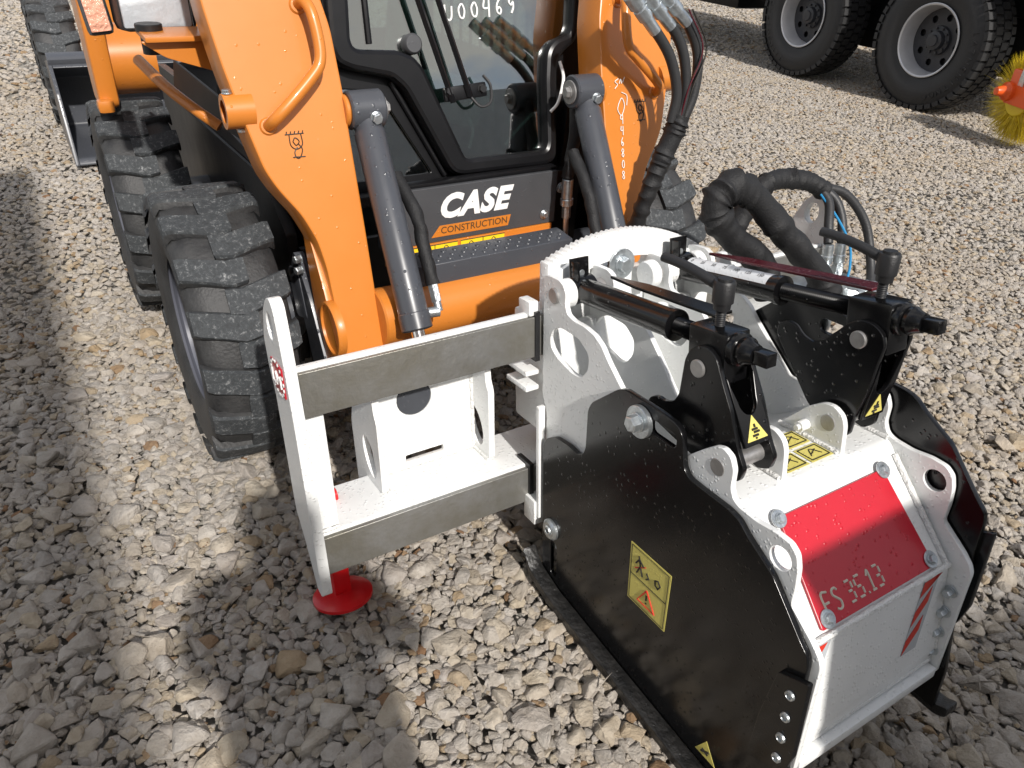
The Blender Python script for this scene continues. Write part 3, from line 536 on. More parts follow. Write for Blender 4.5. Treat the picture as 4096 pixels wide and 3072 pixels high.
def fitting(p, d, par, k=1.):
    bm = bmesh.new(); b_lathe(bm, p, d, [(0, 0), (0, .017 * k), (.022, .017 * k), (.023, .014 * k), (.03, .014 * k)], 6); b_lathe(bm, Vector(p) + Vector(d).normalized() * .03, d, [(0, .015 * k), (.004, .0165 * k), (.02, .0165 * k), (.022, .0145 * k), (.05, .0145 * k), (.052, .012 * k), (.054, 0)], 20); return part('hose_fitting', bm, ZINC, par, 30)
bm = bmesh.new(); b_box(bm, (.80, .05, .645), (.20, .12, .09), bev=.006); vb = part('valve_block', bm, ZINC, PL)
fitting((.843, .075, .69), (.05, .05, 1), vb); fitting((.897, .075, .685), (.03, .05, 1), vb); fitting((.865, -.02, .655), (1, -.6, -.1), vb, .95); fitting((.885, .02, .665), (1, -.5, -.1), vb, 1.1); fitting((.80, -.03, .675), (.9, -.5, -.2), vb, .9)
bm = bmesh.new(); b_lathe(bm, (.775, -.01, .700), (0, -.4, 1), [(0, 0), (0, .017), (.012, .019), (.016, .014), (.016, 0)], 18); part('yellow_cap', bm, YELLOWB, vb)
bm = bmesh.new(); b_box(bm, (.66, .09, .62), (.20, .16, .016), bev=.003); b_box(bm, (.60, .17, .70), (.14, .016, .16), bev=.003); part('valve_bracket', bm, WHITE, PL)

# ------------------------------------------------------------------ wheels
def tyre_mesh(Rr, W, rim, nl, lh=.019):
    bm = bmesh.new(); h = W / 2; rb = Rr - lh
    half = [(-h * .80, rim - .006), (-h * .87, rim + .008), (-h * .93, rim + .05), (-h * .96, (rim + Rr) / 2 + .02), (-h * .95, rb - .045), (-h * .86, rb - .012), (-h * .6, rb + .001), (0, rb + .004)]
    prof = [(x + h, r) for x, r in half] + [(h - x, r) for x, r in half[-2::-1]]
    b_lathe(bm, (-h, 0, 0), (1, 0, 0), prof, 72); base = set(bm.faces); pitch = 2 * math.pi / nl
    def P(x, a, r): return bm.verts.new((x, r * math.cos(a), r * math.sin(a)))
    for k in range(nl):
        for sg in (-1, 1):
            a0 = k * pitch + (pitch / 2 if sg > 0 else 0); jit = random.uniform(-.04, .04) * pitch
            st = []
            for u, cen, wd, top in ((1.0, .14, .064, Rr - .034), (.975, .12, .066, Rr - .008), (.86, .08, .068, Rr - .001), (.45, -.02, .070, Rr + .002), (.08, -.12, .074, Rr + .003), (-.22, -.08, .070, Rr + .002)):
                c = a0 + jit - cen * pitch; x = sg * h * u; q = wd / 2 / Rr
                lo = rb - (.03 if u > .97 else .006); e1 = top - (top - lo) * .28; x2 = x - sg * h * (.03 if u < -.1 else 0)
                st.append([P(x, c - q * 1.16, lo), P(x, c - q * 1.03, e1), P(x2, c - q * .88, top), P(x2, c + q * .88, top), P(x, c + q * 1.03, e1), P(x, c + q * 1.16, lo)])
            for a, b in zip(st, st[1:]):
                for i in range(5):
                    f = bm.faces.new((a[i], a[i + 1], b[i + 1], b[i])); f.material_index = 1 if 0 < i < 4 else 0
            f = bm.faces.new(st[0]); f = bm.faces.new(st[-1])
    return finish(bm, 50)
TYRE = tyre_mesh(.399, .262, .215, 17)
def rim_mesh(r, W, sg):
    bm = bmesh.new(); h = W / 2
    b_lathe(bm, (sg * h * .72, 0, 0), (-sg, 0, 0), [(0, r + .004), (.004, r + .008), (.012, r + .004), (.02, r - .012), (.07, r - .022), (.075, r - .05), (.085, .10), (.06, .085), (.06, .05), (.035, .045), (.035, 0)], 48)
    for k in range(8): a = 2 * math.pi * k / 8; b_cyl(bm, (sg * (h * .72 - .075), .07 * math.cos(a), .07 * math.sin(a)), (sg * (h * .72 - .045), .07 * math.cos(a), .07 * math.sin(a)), .009, 6)
    return finish(bm, 35)
RIML, RIMR = rim_mesh(.218, .300, -1), rim_mesh(.218, .300, 1)
def wheel(root, c, left, rot=0.):
    o = bpy.data.objects.new('wheel', RIML if left else RIMR); col.objects.link(o); o.parent = root; o.matrix_parent_inverse = ROOTM[root.name].inverted(); o.location = c
    if not o.data.materials: o.data.materials.append(RIMGREY)
    t = bpy.data.objects.new('tyre', TYRE); col.objects.link(t); t.parent = o; t.rotation_euler = (rot, 0, 0)
    if not TYRE.materials: TYRE.materials.append(RUBBER); TYRE.materials.append(LUG)
    return o

# ------------------------------------------------------------------ orange skid steer loader
CX = .963
LD = thing('skid_steer_loader', 'orange skid steer loader with black cab door, carrying the white planer', 'loader', (CX, 2.68, 0)); WORLD.add(LD.name)
mx_ = lambda x: 2 * CX - x
wheel(LD, (.327, 2.112, .392), True, .10); wheel(LD, (.297, 3.245, .390), True, .23); wheel(LD, (1.773, 2.112, .392), False, .31); wheel(LD, (1.773, 3.245, .390), False, .5)
# lift arms
AP = Vector((0, 1.691, 1.075)); AV = Vector((0, .297, .955)).normalized()
def av(z): return (z - 1.075) / AV.z
ARM = [(.33, 1.80), (.336, 1.295), (.344, 1.233), (.353, 1.17), (.371, 1.082), (.383, 1.027), (.396, .971), (.417, .930), (.458, .872), (.483, .813), (.493, .750), (.496, .665), (.494, .50), (.60, .50), (.602, .816), (.601, 1.075), (.602, 1.112), (.597, 1.239), (.586, 1.292), (.574, 1.35), (.565, 1.80)]
for sg in (0, 1):
    f = (lambda x: x) if not sg else mx_
    arm = obj('lift_arm', pmesh(rounded([(f(x), av(z)) for x, z in ARM], .02), [], AP + Vector((0, .05, -.015)), (1, 0, 0), AV, .105, .004), ORANGE, LD)
    # grab handle
    Wn = Vector((1, 0, 0)).cross(AV)
    q = lambda x, z, o: Vector((f(x), 0, 0)) + AP + AV * av(z) + Wn * o
    bm = bmesh.new(); b_sweep(bm, spline([q(.533, 1.284, -.005), q(.537, 1.287, .03), q(.545, 1.262, .048), q(.549, 1.205, .052), q(.543, 1.168, .052), q(.52, 1.142, .052), q(.47, 1.10, .050), q(.435, 1.072, .04), q(.424, 1.062, .02), q(.422, 1.058, -.005)], 6), .0125, 14); part('grab_handle', bm, ORANGE, arm)
    for hx, hz in ((.533, 1.284), (.422, 1.058)):
        bm = bmesh.new(); b_lathe(bm, q(hx, hz, .001), Wn, [(0, 0), (0, .019), (.005, .016), (.006, 0)], 16); part('handle_foot', bm, ORANGE, arm)
    # lifting point mark
    o = q(.475, 1.012, .0); strokes('lifting_point_mark', [[(-.021, .028), (.021, .028)]] + [[(-.018 + i * .009, .028), (-.016 + i * .009, .034)] for i in range(5)] + [[(-.012, .028), (-.012, .005), (0, -.004), (.014, .005), (.014, .028)], [(-.006, .012), (.0, .02), (.008, .012), (.0, .004), (-.006, .012)], [(.006, .006), (.012, -.006), (.004, -.022), (-.004, -.022), (-.006, -.01), (.002, .0)], [(-.012, -.02), (.016, -.021)]], .0012, o, (1, 0, 0), AV, INK, arm, .0015)
    # side boss with bolts
    bm = bmesh.new(); b_lathe(bm, (f(.340), 1.715, 1.088), (1 if not sg else -1, 0, 0), [(.0, .024), (0, .036), (.06, .036), (.06, 0)], 28); b_lathe(bm, (f(.358), 1.715, 1.088), (1 if not sg else -1, 0, 0), [(0, .025), (0, 0)], 20); part('pivot_boss', bm, ORANGE, arm)
    bolt('boss_bolt', (f(.352), 1.715, 1.124), (0, 0, 1), .009, arm); bolt('boss_bolt', (f(.372), 1.715, 1.052), (0, 0, -1), .009, arm)
    bm = bmesh.new(); b_lathe(bm, (f(.476), 1.560, .607), (1 if not sg else -1, 0, 0), [(.012, .058), (0, .061), (0, .066), (.004, .069), (.02, .069), (.02, .055), (.012, .055)], 36); part('tube_collar', bm, ORANGE, arm)
    # lower side web of the arm
    xplate('arm_web', [(1.50, .49), (1.62, .49), (1.68, .60), (1.72, .80), (1.70, .84), (1.60, .70), (1.52, .56)], f(.482), f(.496), ORANGE, arm, r=.01)
    # tilt cylinder
    top, bot = Vector((f(.651), 1.708, 1.072)), Vector((f(.651), 1.45, .647)); d = (bot - top).normalized()
    bm = bmesh.new(); b_lathe(bm, top + d * .02, d, [(0, 0), (0, .030), (.03, .033), (.034, .036), (.46, .036), (.462, .038), (.50, .038), (.503, .034), (.505, .02), (.505, 0)], 36)
    b_cyl(bm, top - Vector((.042, 0, 0)), top + Vector((.042, 0, 0)), .043, 36, .004); cy = part('tilt_cylinder', bm, GREY, LD)
    bm = bmesh.new(); b_cyl(bm, bot + d * .005, bot + d * .085, .017, 24); part('cylinder_rod', bm, CHROME, cy)
    bolt('cylinder_bolt', top + Vector((.012, -.042, -.010)), (0, -1, -.1), .0125, cy, h=.012)
    ins = 1 if not sg else -1
    bm = bmesh.new(); b_cyl(bm, top - Vector((ins * .042, 0, 0)), top - Vector((ins * .054, 0, 0)), .036, 28, .003); part('pin_collar', bm, ORANGE, arm)
    bolt('pin_bolt', top + Vector((ins * .043, 0, 0)), (ins, 0, 0), .014, cy, .030, m=PIN, wth=.005)
    # hose sleeve beside the cylinder
    e = Vector((.062 * ins, -.01, 0)); bm = bmesh.new(); b_sweep(bm, spline([top + e + d * .17 + Vector((-.01 * ins, .05, 0)), top + e + d * .25, top + e + d * .33, top + e + d * .42], 10), .016, 12, wrinkle(.12, 24, 5 + sg)); part('hose_sleeve', bm, SLEEVE, LD)
    bm = bmesh.new(); b_cyl(bm, top + e + d * .42, top + e + d * .462, .013, 6); b_cyl(bm, top + e + d * .455, top + e + d * .485, .010, 14); b_cyl(bm, top + e + d * .485, top + d * .485, .013, 14); part('hose_elbow', bm, ZINC, LD)
# torque tube, step, panels
bm = bmesh.new(); b_cyl(bm, (.598, 1.565, .607), (mx_(.598), 1.565, .607), .073, 48); part('torque_tube', bm, ORANGE, LD)
xplate('step', [(1.545, .640), (1.555, .640), (1.555, .722), (1.60, .726), (1.625, .726), (1.625, .735), (1.60, .735), (1.545, .731)], .705, 1.165, GREY, LD, r=.003)
sv = Vector((0, .055, .004)).normalized(); so = Vector((0, 1.549, .7316)); sn = Vector((1, 0, 0)).cross(sv)
for i in range(13):
    for j in range(3):
        bm = bmesh.new(); b_lathe(bm, so + Vector((.735 + i * .033 + .016 * (j % 2), 0, 0)) + sv * (.014 + j * .019), sn, [(0, .0065), (.0025, .005), (.0027, .003), (-.001, .002), (-.001, 0)], 12); part('step_stud', bm, GREY, LD)
yplate('tread_backing', [(.70, .655), (1.225, .655), (1.225, .699), (.70, .699)], 1.735, 1.744, ORANGE, LD, r=.002)
xplate('lower_shelf', [(1.62, .640), (1.735, .668), (1.735, .676), (1.62, .650)], .70, 1.225, ORANGE, LD, r=.001)
for k in range(2):
    x0 = .772 + k * .150
    st = yplate('safety_label', [(x0, .668), (x0 + .14, .668), (x0 + .14, .696), (x0, .696)], 1.7325, 1.7345, YELLOWB, LD, r=0, bev=.0002)
    strokes('label_marks', [[(x0 + .07, .669), (x0 + .07, .695)], [(x0 + .02, .672), (x0 + .032, .690), (x0 + .044, .672), (x0 + .02, .672)], [(x0 + .092, .672), (x0 + .104, .690), (x0 + .116, .672), (x0 + .092, .672)], [(x0, .6685), (x0 + .14, .6685)], [(x0, .6955), (x0 + .14, .6955)]], .0012, (0, 1.7322, 0), (1, 0, 0), (0, 0, 1), INK, st, .0)
cp = yplate('front_panel', [(.69, .700), (1.236, .700), (1.236, .852), (.69, .852)], 1.740, 1.760, GREYM, LD, r=.004)
obj('brand_lettering', text_mesh('CASE', .086, (.963, 1.7392, .794), (1, 0, 0), (0, 0, 1), .001, .30, .0044, 1.10), WHITEP, cp)
bp_ = yplate('orange_band', [(.835, .714), (1.076, .714), (1.084, .745), (.860, .745)], 1.7385, 1.7398, ORANGE, cp, r=0, bev=.0002)
obj('band_lettering', text_mesh('CONSTRUCTION', .0265, (.968, 1.7380, .7305), (1, 0, 0), (0, 0, 1), .0006, 0, .0002, 1.02), mat('brown_print', (.10, .05, .02), .5), cp)
bm = bmesh.new(); b_box(bm, (CX, 1.765, .858), (.55, .03, .010), bev=.004); part('panel_ledge', bm, CABBLK, LD)
bolt('panel_bolt', (1.198, 1.7395, .728), (0, -1, 0), .009, cp, .014); bolt('panel_bolt', (1.262, 1.755, .795), (0, -1, 0), .010, LD, .016); bolt('door_screw', (1.206, 1.765, .832), (0, -1, 0), .0055, LD); bolt('door_screw', (.886, 1.765, .832), (0, -1, 0), .0055, LD)
# cab front and door, raked 15 degrees
DP = Vector((0, 1.80, .84)); DV = Vector((0, math.sin(R(15)), math.cos(R(15)))); DU = Vector((1, 0, 0)); DW = DU.cross(DV)
def dplate(name, ol, off, th, m, holes=(), r=.006, bev=.0012): return obj(name, pmesh(rounded(ol, r) if r else ol, holes, DP + DW * off, DU, DV, th, bev), m, LD)
def dq(x, v, off=0.): return DP + DU * x + DV * v + DW * off
DO = [(.676, 1.02), (.644, .448), (.637, .335), (.650, .310), (.680, .295), (.784, .272), (.815, .243), (.915, .037), (.932, .021), (.956, .015), (1.224, .013), (1.249, .019), (1.262, .037), (1.281, .265), (1.293, .295), (1.312, .313), (1.348, .333), (1.368, .365), (1.377, .441), (1.40, 1.02)]
DI = [(.730, .98), (.700, .448), (.691, .360), (.696, .345), (.709, .339), (.811, .333), (.851, .317), (.874, .289), (.960, .077), (.967, .061), (.985, .056), (1.211, .054), (1.224, .058), (1.231, .073), (1.240, .242), (1.249, .305), (1.261, .327), (1.283, .343), (1.327, .355), (1.339, .375), (1.349, .441), (1.37, .98)]
dplate('door_frame', DO, 0, .05, CABBLK, [rounded(DI, .012)], .014, .012)
dplate('door_glass', [(x + (x - 1.02) * .05, v) for x, v in DI], -.008, .005, GLASS, (), .01, .0005)
dplate('cab_front', [(.60, -.01), (1.40, -.01), (1.42, 1.05), (.62, 1.05)], -.034, .012, CABBLK, [rounded([(.64, .028), (.885, .028), (.765, .238), (.755, .245), (.64, .258)], .01), rounded([(x, v) for x, v in DI], .012)], .01)
dplate('side_glass', [(.63, .018), (.905, .018), (.775, .255), (.63, .270)], -.044, .004, GLASS, (), .01, .0005)
bm = bmesh.new(); b_sweep(bm, [dq(.918, .018, -.02), dq(.795, .262, -.02)], .007, 8); part('window_seal', bm, CABBLK, LD)
yplate('cowl', [(.60, .815), (1.30, .815), (1.30, .842), (.60, .842)], 1.765, 1.80, CABBLK, LD, r=.004)
yplate('right_cowl', [(1.24, .60), (1.36, .60), (1.36, 1.05), (1.295, 1.04), (1.285, .84), (1.24, .83)], 1.80, 1.83, CABBLK, LD, r=.008)
# wiper
bm = bmesh.new(); b_box(bm, dq(.978, .224, .032), (.125, .012, .036), Euler((R(-15), R(-4), 0)), .005); wp = part('wiper_bracket', bm, CABBLK, LD)
for (px, pv), (tx, tv) in (((.928, .229), (.850, .520)), ((.980, .240), (.905, .520))):
    a, b = dq(px, pv, .042), dq(tx, tv, .036); dd = (b - a).normalized(); bm = bmesh.new(); b_sweep(bm, [a - dd * .03, a + dd * .1, b], .0085, 4); part('wiper_arm', bm, CABBLK, wp)
for px in (.928, 1.026): bolt('wiper_pivot', dq(px, .228, .038), DW, .011, wp, m=CHASSIS)
bm = bmesh.new(); b_sweep(bm, spline([dq(.99, .21, .04), dq(1.015, .185, .045), dq(1.045, .195, .045), dq(1.05, .235, .042), dq(1.035, .262, .035)], 6), .004, 8); part('washer_hose', bm, HOSE, wp)
bm = bmesh.new(); b_lathe(bm, dq(.853, .346, -.005), DW, [(0, 0), (0, .025), (.022, .025), (.028, .020), (.028, 0)], 28); part('door_knob', bm, GREYM, LD)
bm = bmesh.new(); b_sweep(bm, [dq(.765, .98, -.004), dq(.745, .352, -.004)], .008, 8); part('window_divider', bm, CABBLK, LD)
S = .036; UG = {'U': [[(0, 1), (.0, .3), (.25, 0), (.55, .15), (.65, .9)]], '0': [[(.3, .95), (.05, .6), (.15, .1), (.45, .05), (.6, .5), (.45, .9), (.3, .95)]], '4': [[(.1, 1), (.0, .5), (.55, .5)], [(.55, 1), (.5, -.1)]], '6': [[(.4, 1), (.1, .6), (.1, .15), (.35, 0), (.5, .25), (.3, .45), (.1, .3)]], '9': [[(.5, .85), (.25, .95), (.1, .7), (.3, .5), (.5, .7), (.5, .3), (.3, -.05)]]}
strokes('paint_pen_number', [[(.962 + i * .038 + a * S * .85, .400 + i * .003 + b * S) for a, b in st] for i, ch in enumerate('U00469') for st in UG[ch]], .0025, DP, DU, DV, WHITEP, LD, -.004)
# cab interior
xplate('cab_wall', [(1.86, .40), (3.0, .40), (3.0, 1.90), (2.14, 1.90)], .585, .600, CABBLK, LD, holes=[[(2.1, 1.1), (2.9, 1.1), (2.9, 1.75), (2.1, 1.75)]], r=0)
xplate('cab_wall', [(1.86, .40), (3.0, .40), (3.0, 1.90), (2.14, 1.90)], 1.395, 1.41, CABBLK, LD, holes=[[(2.02, 1.05), (2.9, 1.05), (2.9, 1.75), (2.10, 1.75)]], r=0)
bm = bmesh.new(); b_box(bm, (CX, 2.45, .42), (.72, 1.08, .03)); part('cab_floor', bm, CHASSIS, LD)
yplate('cab_rear', [(.602, .43), (1.334, .43), (1.334, 1.05), (.602, 1.05)], 2.98, 3.0, CHASSIS, LD, r=0)
bm = bmesh.new(); b_box(bm, (CX + .03, 2.56, 1.90), (.86, .95, .05)); part('cab_roof', bm, CABBLK, LD)
for i in range(11):
    bm = bmesh.new(); b_sweep(bm, [(1.398, 2.05 + i * .075, 1.04), (1.398, 2.05 + i * .075, 1.76)], .006, 6); part('guard_bar', bm, CHASSIS, LD)
bm = bmesh.new(); b_box(bm, (.86, 2.50, .66), (.40, .42, .12), bev=.04); b_box(bm, (.86, 2.72, .95), (.40, .12, .55), Euler((R(-12), 0, 0)), .04); part('seat', bm, SEATM, LD)
bm = bmesh.new(); b_box(bm, (.915, 2.06, 1.21), (.10, .02, .22), Euler((0, R(8), 0)), .006); part('document_panel', bm, PALE, LD)
bm = bmesh.new(); b_box(bm, (1.15, 2.25, .95), (.14, .30, .14), Euler((0, 0, R(20))), .05); part('armrest', bm, PALE, LD)
for px in (1.02, 1.20):
    bm = bmesh.new(); b_sweep(bm, spline([(px, 2.15, .60), (px + .01, 2.12, .75), (px, 2.10, .88)], 6), .014, 10); b_lathe(bm, (px, 2.10, .87), (0, -.2, 1), [(0, 0), (0, .02), (.03, .028), (.07, .022), (.08, 0)], 16); part('control_lever', bm, CHASSIS, LD)
for pts_ in ([(1.05, 1.93, .885), (1.055, 1.92, .94), (1.04, 1.94, .985)], [(1.165, 1.92, .885), (1.20, 1.91, .93), (1.245, 1.90, .975)]):
    bm = bmesh.new(); b_sweep(bm, spline(pts_, 6), .0045, 8); part('white_cable', bm, WHITEP, LD)
bm = bmesh.new(); b_sweep(bm, spline([dq(1.285, .285, .03), dq(1.29, .24, .036), dq(1.268, .18, .036), dq(1.245, .155, .028)], 6), .0045, 8); part('white_cable', bm, WHITEP, LD)
# drain hose at the right of the panel
bm = bmesh.new(); b_sweep(bm, spline([(1.268, 1.735, 1.06), (1.270, 1.72, .98), (1.262, 1.72, .89), (1.258, 1.72, .835)], 10), .017, 12, wrinkle(.12, 16, 9)); part('hose_sleeve', bm, SLEEVE, LD)
bm = bmesh.new(); b_cyl(bm, (1.257, 1.718, .832), (1.259, 1.718, .775), .0165, 18); b_cyl(bm, (1.259, 1.718, .775), (1.261, 1.718, .755), .019, 18); b_cyl(bm, (1.261, 1.718, .755), (1.263, 1.718, .715), .013, 6); b_cyl(bm, (1.263, 1.718, .715), (1.266, 1.718, .66), .0085, 12); part('quick_coupler', bm, ZINC, LD)
# three hoses on the right arm
for k, pts_ in enumerate(([(1.25, 1.57, 1.36), (1.30, 1.55, 1.285), (1.369, 1.55, 1.232), (1.418, 1.54, 1.17), (1.445, 1.53, 1.09), (1.44, 1.53, 1.02)], [(1.31, 1.57, 1.35), (1.35, 1.55, 1.285), (1.417, 1.55, 1.243), (1.458, 1.54, 1.18), (1.476, 1.53, 1.09), (1.462, 1.53, 1.02)], [(1.37, 1.57, 1.34), (1.41, 1.55, 1.285), (1.466, 1.55, 1.251), (1.506, 1.54, 1.18), (1.505, 1.53, 1.09), (1.48, 1.53, 1.01)])):
    sp = spline(pts_, 8); bm = bmesh.new(); b_sweep(bm, sp[14:], .0135, 14); hz = part('hydraulic_hose', bm, HOSE, LD)
    p, d = sp[14], (sp[4] - sp[14]).normalized(); bm = bmesh.new(); b_lathe(bm, p - d * .01, d, [(0, 0), (0, .0145), (.045, .0150), (.046, .018), (.052, .0185), (.075, .0185), (.077, .016), (.084, .016), (.086, .021), (.12, .021), (.122, .017), (.17, .017)], 18); part('coupler', bm, ZINC, hz)
for c_, m_ in (((1.47, 1.517, 1.10), MAROON), ((1.482, 1.515, 1.10), INK)):
    bm = bmesh.new(); b_sweep(bm, spline([(c_[0] - .03, 1.53, 1.29), (c_[0] + .03, 1.52, 1.20), c_, (c_[0] - .01, 1.52, 1.01)], 8), .002, 8); part('thin_cable', bm, m_, LD)
bm = bmesh.new(); b_sweep(bm, spline([(1.470, 1.53, 1.035), (1.455, 1.53, .985), (1.432, 1.53, .93), (1.408, 1.53, .86), (1.392, 1.54, .78), (1.385, 1.55, .70)], 12), lambda t: .028 - .008 * t, 24, folds(.32, 24, 4)); part('hose_sleeve', bm, SLEEVE, LD)
# chalk marks on the right arm
o = Vector((1.375, 0, 0)) + AP + AV * av(.98); w_ = [[(-.01, .10), (.0, .11), (-.008, .118), (.004, .125)], [(.006, .112), (.012, .124), (.014, .112)], [(.018, .115), (.026, .128)], [(.0, .06), (.012, .075), (.02, .055), (.008, .03), (-.004, .045), (.0, .06)], [(.012, .09), (.03, .08), (.028, .055)]]
for i, ch in enumerate('446808'):
    g = UG.get(ch, UG['0']) if ch != '8' else [[(.3, .5), (.05, .75), (.3, 1), (.55, .75), (.3, .5), (.05, .25), (.3, 0), (.55, .25), (.3, .5)]]
    w_ += [[(.004 + a * .014 - i * .001, .010 - i * .030 + b * .022) for a, b in st] for st in g]
strokes('chalk_marks', w_, .0011, o, (1, 0, 0), AV, WHITEP, LD, .003)
# chassis between wheels, mudguard edge, rods
xplate('chassis_side', [(1.95, .30), (3.75, .30), (3.75, .82), (3.0, .86), (2.2, .84), (1.95, .70)], .50, .53, CHASSIS, LD, r=.01)
xplate('chassis_side', [(1.95, .30), (3.75, .30), (3.75, .82), (3.0, .86), (2.2, .84), (1.95, .70)], mx_(.53), mx_(.50), CHASSIS, LD, r=.01)
bm = bmesh.new(); b_box(bm, (CX, 2.85, .32), (.85, 1.8, .16)); part('belly_pan', bm, CHASSIS, LD)
yplate('chassis_front', [(.53, .30), (1.39, .30), (1.39, .66), (.53, .66)], 1.93, 1.95, CHASSIS, LD, r=0)
xplate('lower_link', [(1.62, .40), (1.72, .42), (1.78, .56), (1.84, .66), (1.80, .72), (1.70, .62), (1.60, .46)], .475, .500, GREY, LD, r=.02)
bm = bmesh.new(); b_box(bm, (.50, 1.80, .60), (.06, .10, .14), Euler((R(-20), 0, 0)), .015); part('coupler_cast', bm, GREY, LD)
for z in (.72, .69): bolt('link_nut', (.475, 1.74, z), (-1, -.3, 0), .010, LD, h=.016)
bm = bmesh.new(); b_sweep(bm, [(.52, 1.93, .80), (.30, 2.62, 1.02)], .006, 6); part('edge_rod', bm, CHASSIS, LD)
me_ = pmesh([(0, 0), (.62, .02), (.66, -.10), (.02, -.05)], [], (.52, 1.95, .93), (-.22, 1, .16), (.0, -.1, 1), .008); obj('fender_panel', me_, CHASSIS, LD)
bm = bmesh.new(); b_sweep(bm, spline([(.272, 2.38, 1.080), (.31, 2.26, 1.035), (.36, 2.18, .99), (.41, 2.14, .95)], 6), .015, 12); part('link_rod', bm, ORANGE, LD)
# rear tower, lamp shelf, headlamp and indicator
TW = [(2.85, .85), (3.02, .85), (3.06, 1.08), (3.06, 1.75), (2.86, 1.75), (2.84, 1.10)]
xplate('rear_tower', TW, .185, .245, ORANGE, LD, r=.03, bev=.012)
bm = bmesh.new(); b_lathe(bm, (.245, 2.98, .98), (1, 0, 0), [(0, .11), (.14, .11), (.14, .0)], 32); part('tower_tube', bm, ORANGE, LD)
bm = bmesh.new(); b_box(bm, (.20, 2.84, .865), (.05, .05, .04), bev=.012); part('tower_foot', bm, ORANGE, LD)
bm = bmesh.new(); b_box(bm, (.345, 2.02, 1.195), (.20, .14, .012), bev=.003); sh_ = part('lamp_shelf', bm, ORANGE, LD)
obj('shelf_gusset', pmesh(rounded([(-.11, .0), (.10, .0), (.12, -.085), (.06, -.075), (-.06, -.035)], .01), [], (.345, 1.98, 1.188), (1, 0, 0), (0, 0, 1), .012), ORANGE, sh_)
bm = bmesh.new(); b_cyl(bm, (.27, 2.05, 1.19), (.27, 2.05, 1.15), .022, 20); b_cyl(bm, (.27, 2.05, 1.215), (.27, 2.05, 1.198), .03, 20); part('lamp_mount', bm, BLACKP, sh_)
hr = Euler((R(-4), 0, R(4)))
bm = bmesh.new(); b_box(bm, (.305, 2.18, 1.252), (.180, .10, .140), hr, .022); hl = part('headlamp', bm, BLACKP, LD)
bm = bmesh.new(); b_box(bm, (.303, 2.126, 1.252), (.154, .012, .114), hr, .006); part('reflector', bm, LAMPG, hl)
bm = bmesh.new(); b_box(bm, (.303, 2.117, 1.252), (.158, .004, .118), hr, .002); part('lens', bm, LENS, hl)
bm = bmesh.new(); b_box(bm, (.180, 2.24, 1.240), (.058, .09, .145), Euler((R(-4), R(-6), R(-6))), .012); il = part('indicator_lamp', bm, GREYM, LD)
bm = bmesh.new(); b_box(bm, (.177, 2.192, 1.242), (.046, .012, .125), Euler((R(-4), R(-6), R(-6))), .004); part('amber_lens', bm, AMBER, il)

GROW = Matrix.Translation((0, 0, -.135)) @ Matrix.Scale(1.09, 4)      # body built at 1:1.09, brought to full size here
def grow(o):
    for c in o.children:
        if c.name.split('.')[0] in ('wheel', 'axle_hub'): continue
        c.data.transform(GROW); grow(c)
bpy.context.view_layer.update(); grow(LD)
for f in (-1, 1):
    for yy in (2.112, 3.245):
        bm = bmesh.new(); b_cyl(bm, (1.05 + f * .50, yy, .39), (1.05 + f * .70, yy, .39), .085, 24); part('axle_hub', bm, GREY, LD)

# ------------------------------------------------------------------ second loader further back
L2 = thing('skid_steer_loader', 'second loader parked behind the orange one, only lugged tyre and orange flank showing', 'loader', (.9, 7.2, 0)); WORLD.add(L2.name)
wheel(L2, (.235, 6.35, .392), True, .2); wheel(L2, (.235, 7.6, .392), True, .4)
bm = bmesh.new(); b_box(bm, (.95, 7.1, .75), (.90, 2.2, .9), bev=.05); part('body', bm, ORANGE, L2)
BK = thing('loader_bucket', 'dark grey steel loader bucket standing behind the rear tyre', 'bucket', (.30, 5.3, 0)); WORLD.add(BK.name)
BO = [(5.12, .02), (5.95, .03), (6.0, .46), (5.45, .55), (5.40, .52), (5.80, .40), (5.78, .10), (5.15, .06)]
xplate('shell', BO, .15, 1.6, GREY, BK, r=.02); xplate('side_cheek', [(5.12, .02), (5.95, .02), (6.0, .46), (5.45, .56), (5.30, .40)], .128, .148, GREY, BK, r=.01)
bm = bmesh.new(); b_box(bm, (.86, 5.47, .56), (1.46, .10, .035), Euler((R(15), 0, 0)), .004); part('top_lip', bm, GREY, BK)

# ------------------------------------------------------------------ truck at the right
TK = thing('truck', 'black chassised truck with two big tyres in silver rims, in shade', 'truck', (7.50, 5.66, 0), (0, 0, R(-6)))
ROOTM.pop(TK.name)
def truck_tyre(Rr, W, rim):
    bm = bmesh.new(); h = W / 2
    half = [(-h * .70, rim), (-h * .82, rim + .012), (-h * .98, rim + .10), (-h, rim + .16), (-h * .95, Rr - .08), (-h * .86, Rr - .03), (-h * .5, Rr - .024), (0, Rr - .022)]
    b_lathe(bm, (-h, 0, 0), (1, 0, 0), [(x + h, r) for x, r in half] + [(h - x, r) for x, r in half[-2::-1]], 80)
    nb = 46; tt = 2 * math.pi / nb
    for k in range(nb):
        for row, (xa, xb) in enumerate(((-.99, -.58), (-.52, -.05), (.05, .52), (.58, .99))):
            a = (k + .5 * (row % 2)) * tt; q = tt * .40; V8 = []
            for rr, ex in ((Rr - .05, 1.0), (Rr, .93)):
                for xx in (xa, xb):
                    rx = rr - (.012 if abs(xx) > .9 and rr == Rr else 0)
                    for s in (-1, 1): V8.append(bm.verts.new((xx * h, rx * math.cos(a + s * q * ex), rx * math.sin(a + s * q * ex))))
            v = V8
            for f in ((4, 5, 7, 6), (0, 1, 5, 4), (2, 3, 7, 6), (0, 2, 6, 4), (1, 3, 7, 5)): bm.faces.new([v[i] for i in f])
    return finish(bm, 30)
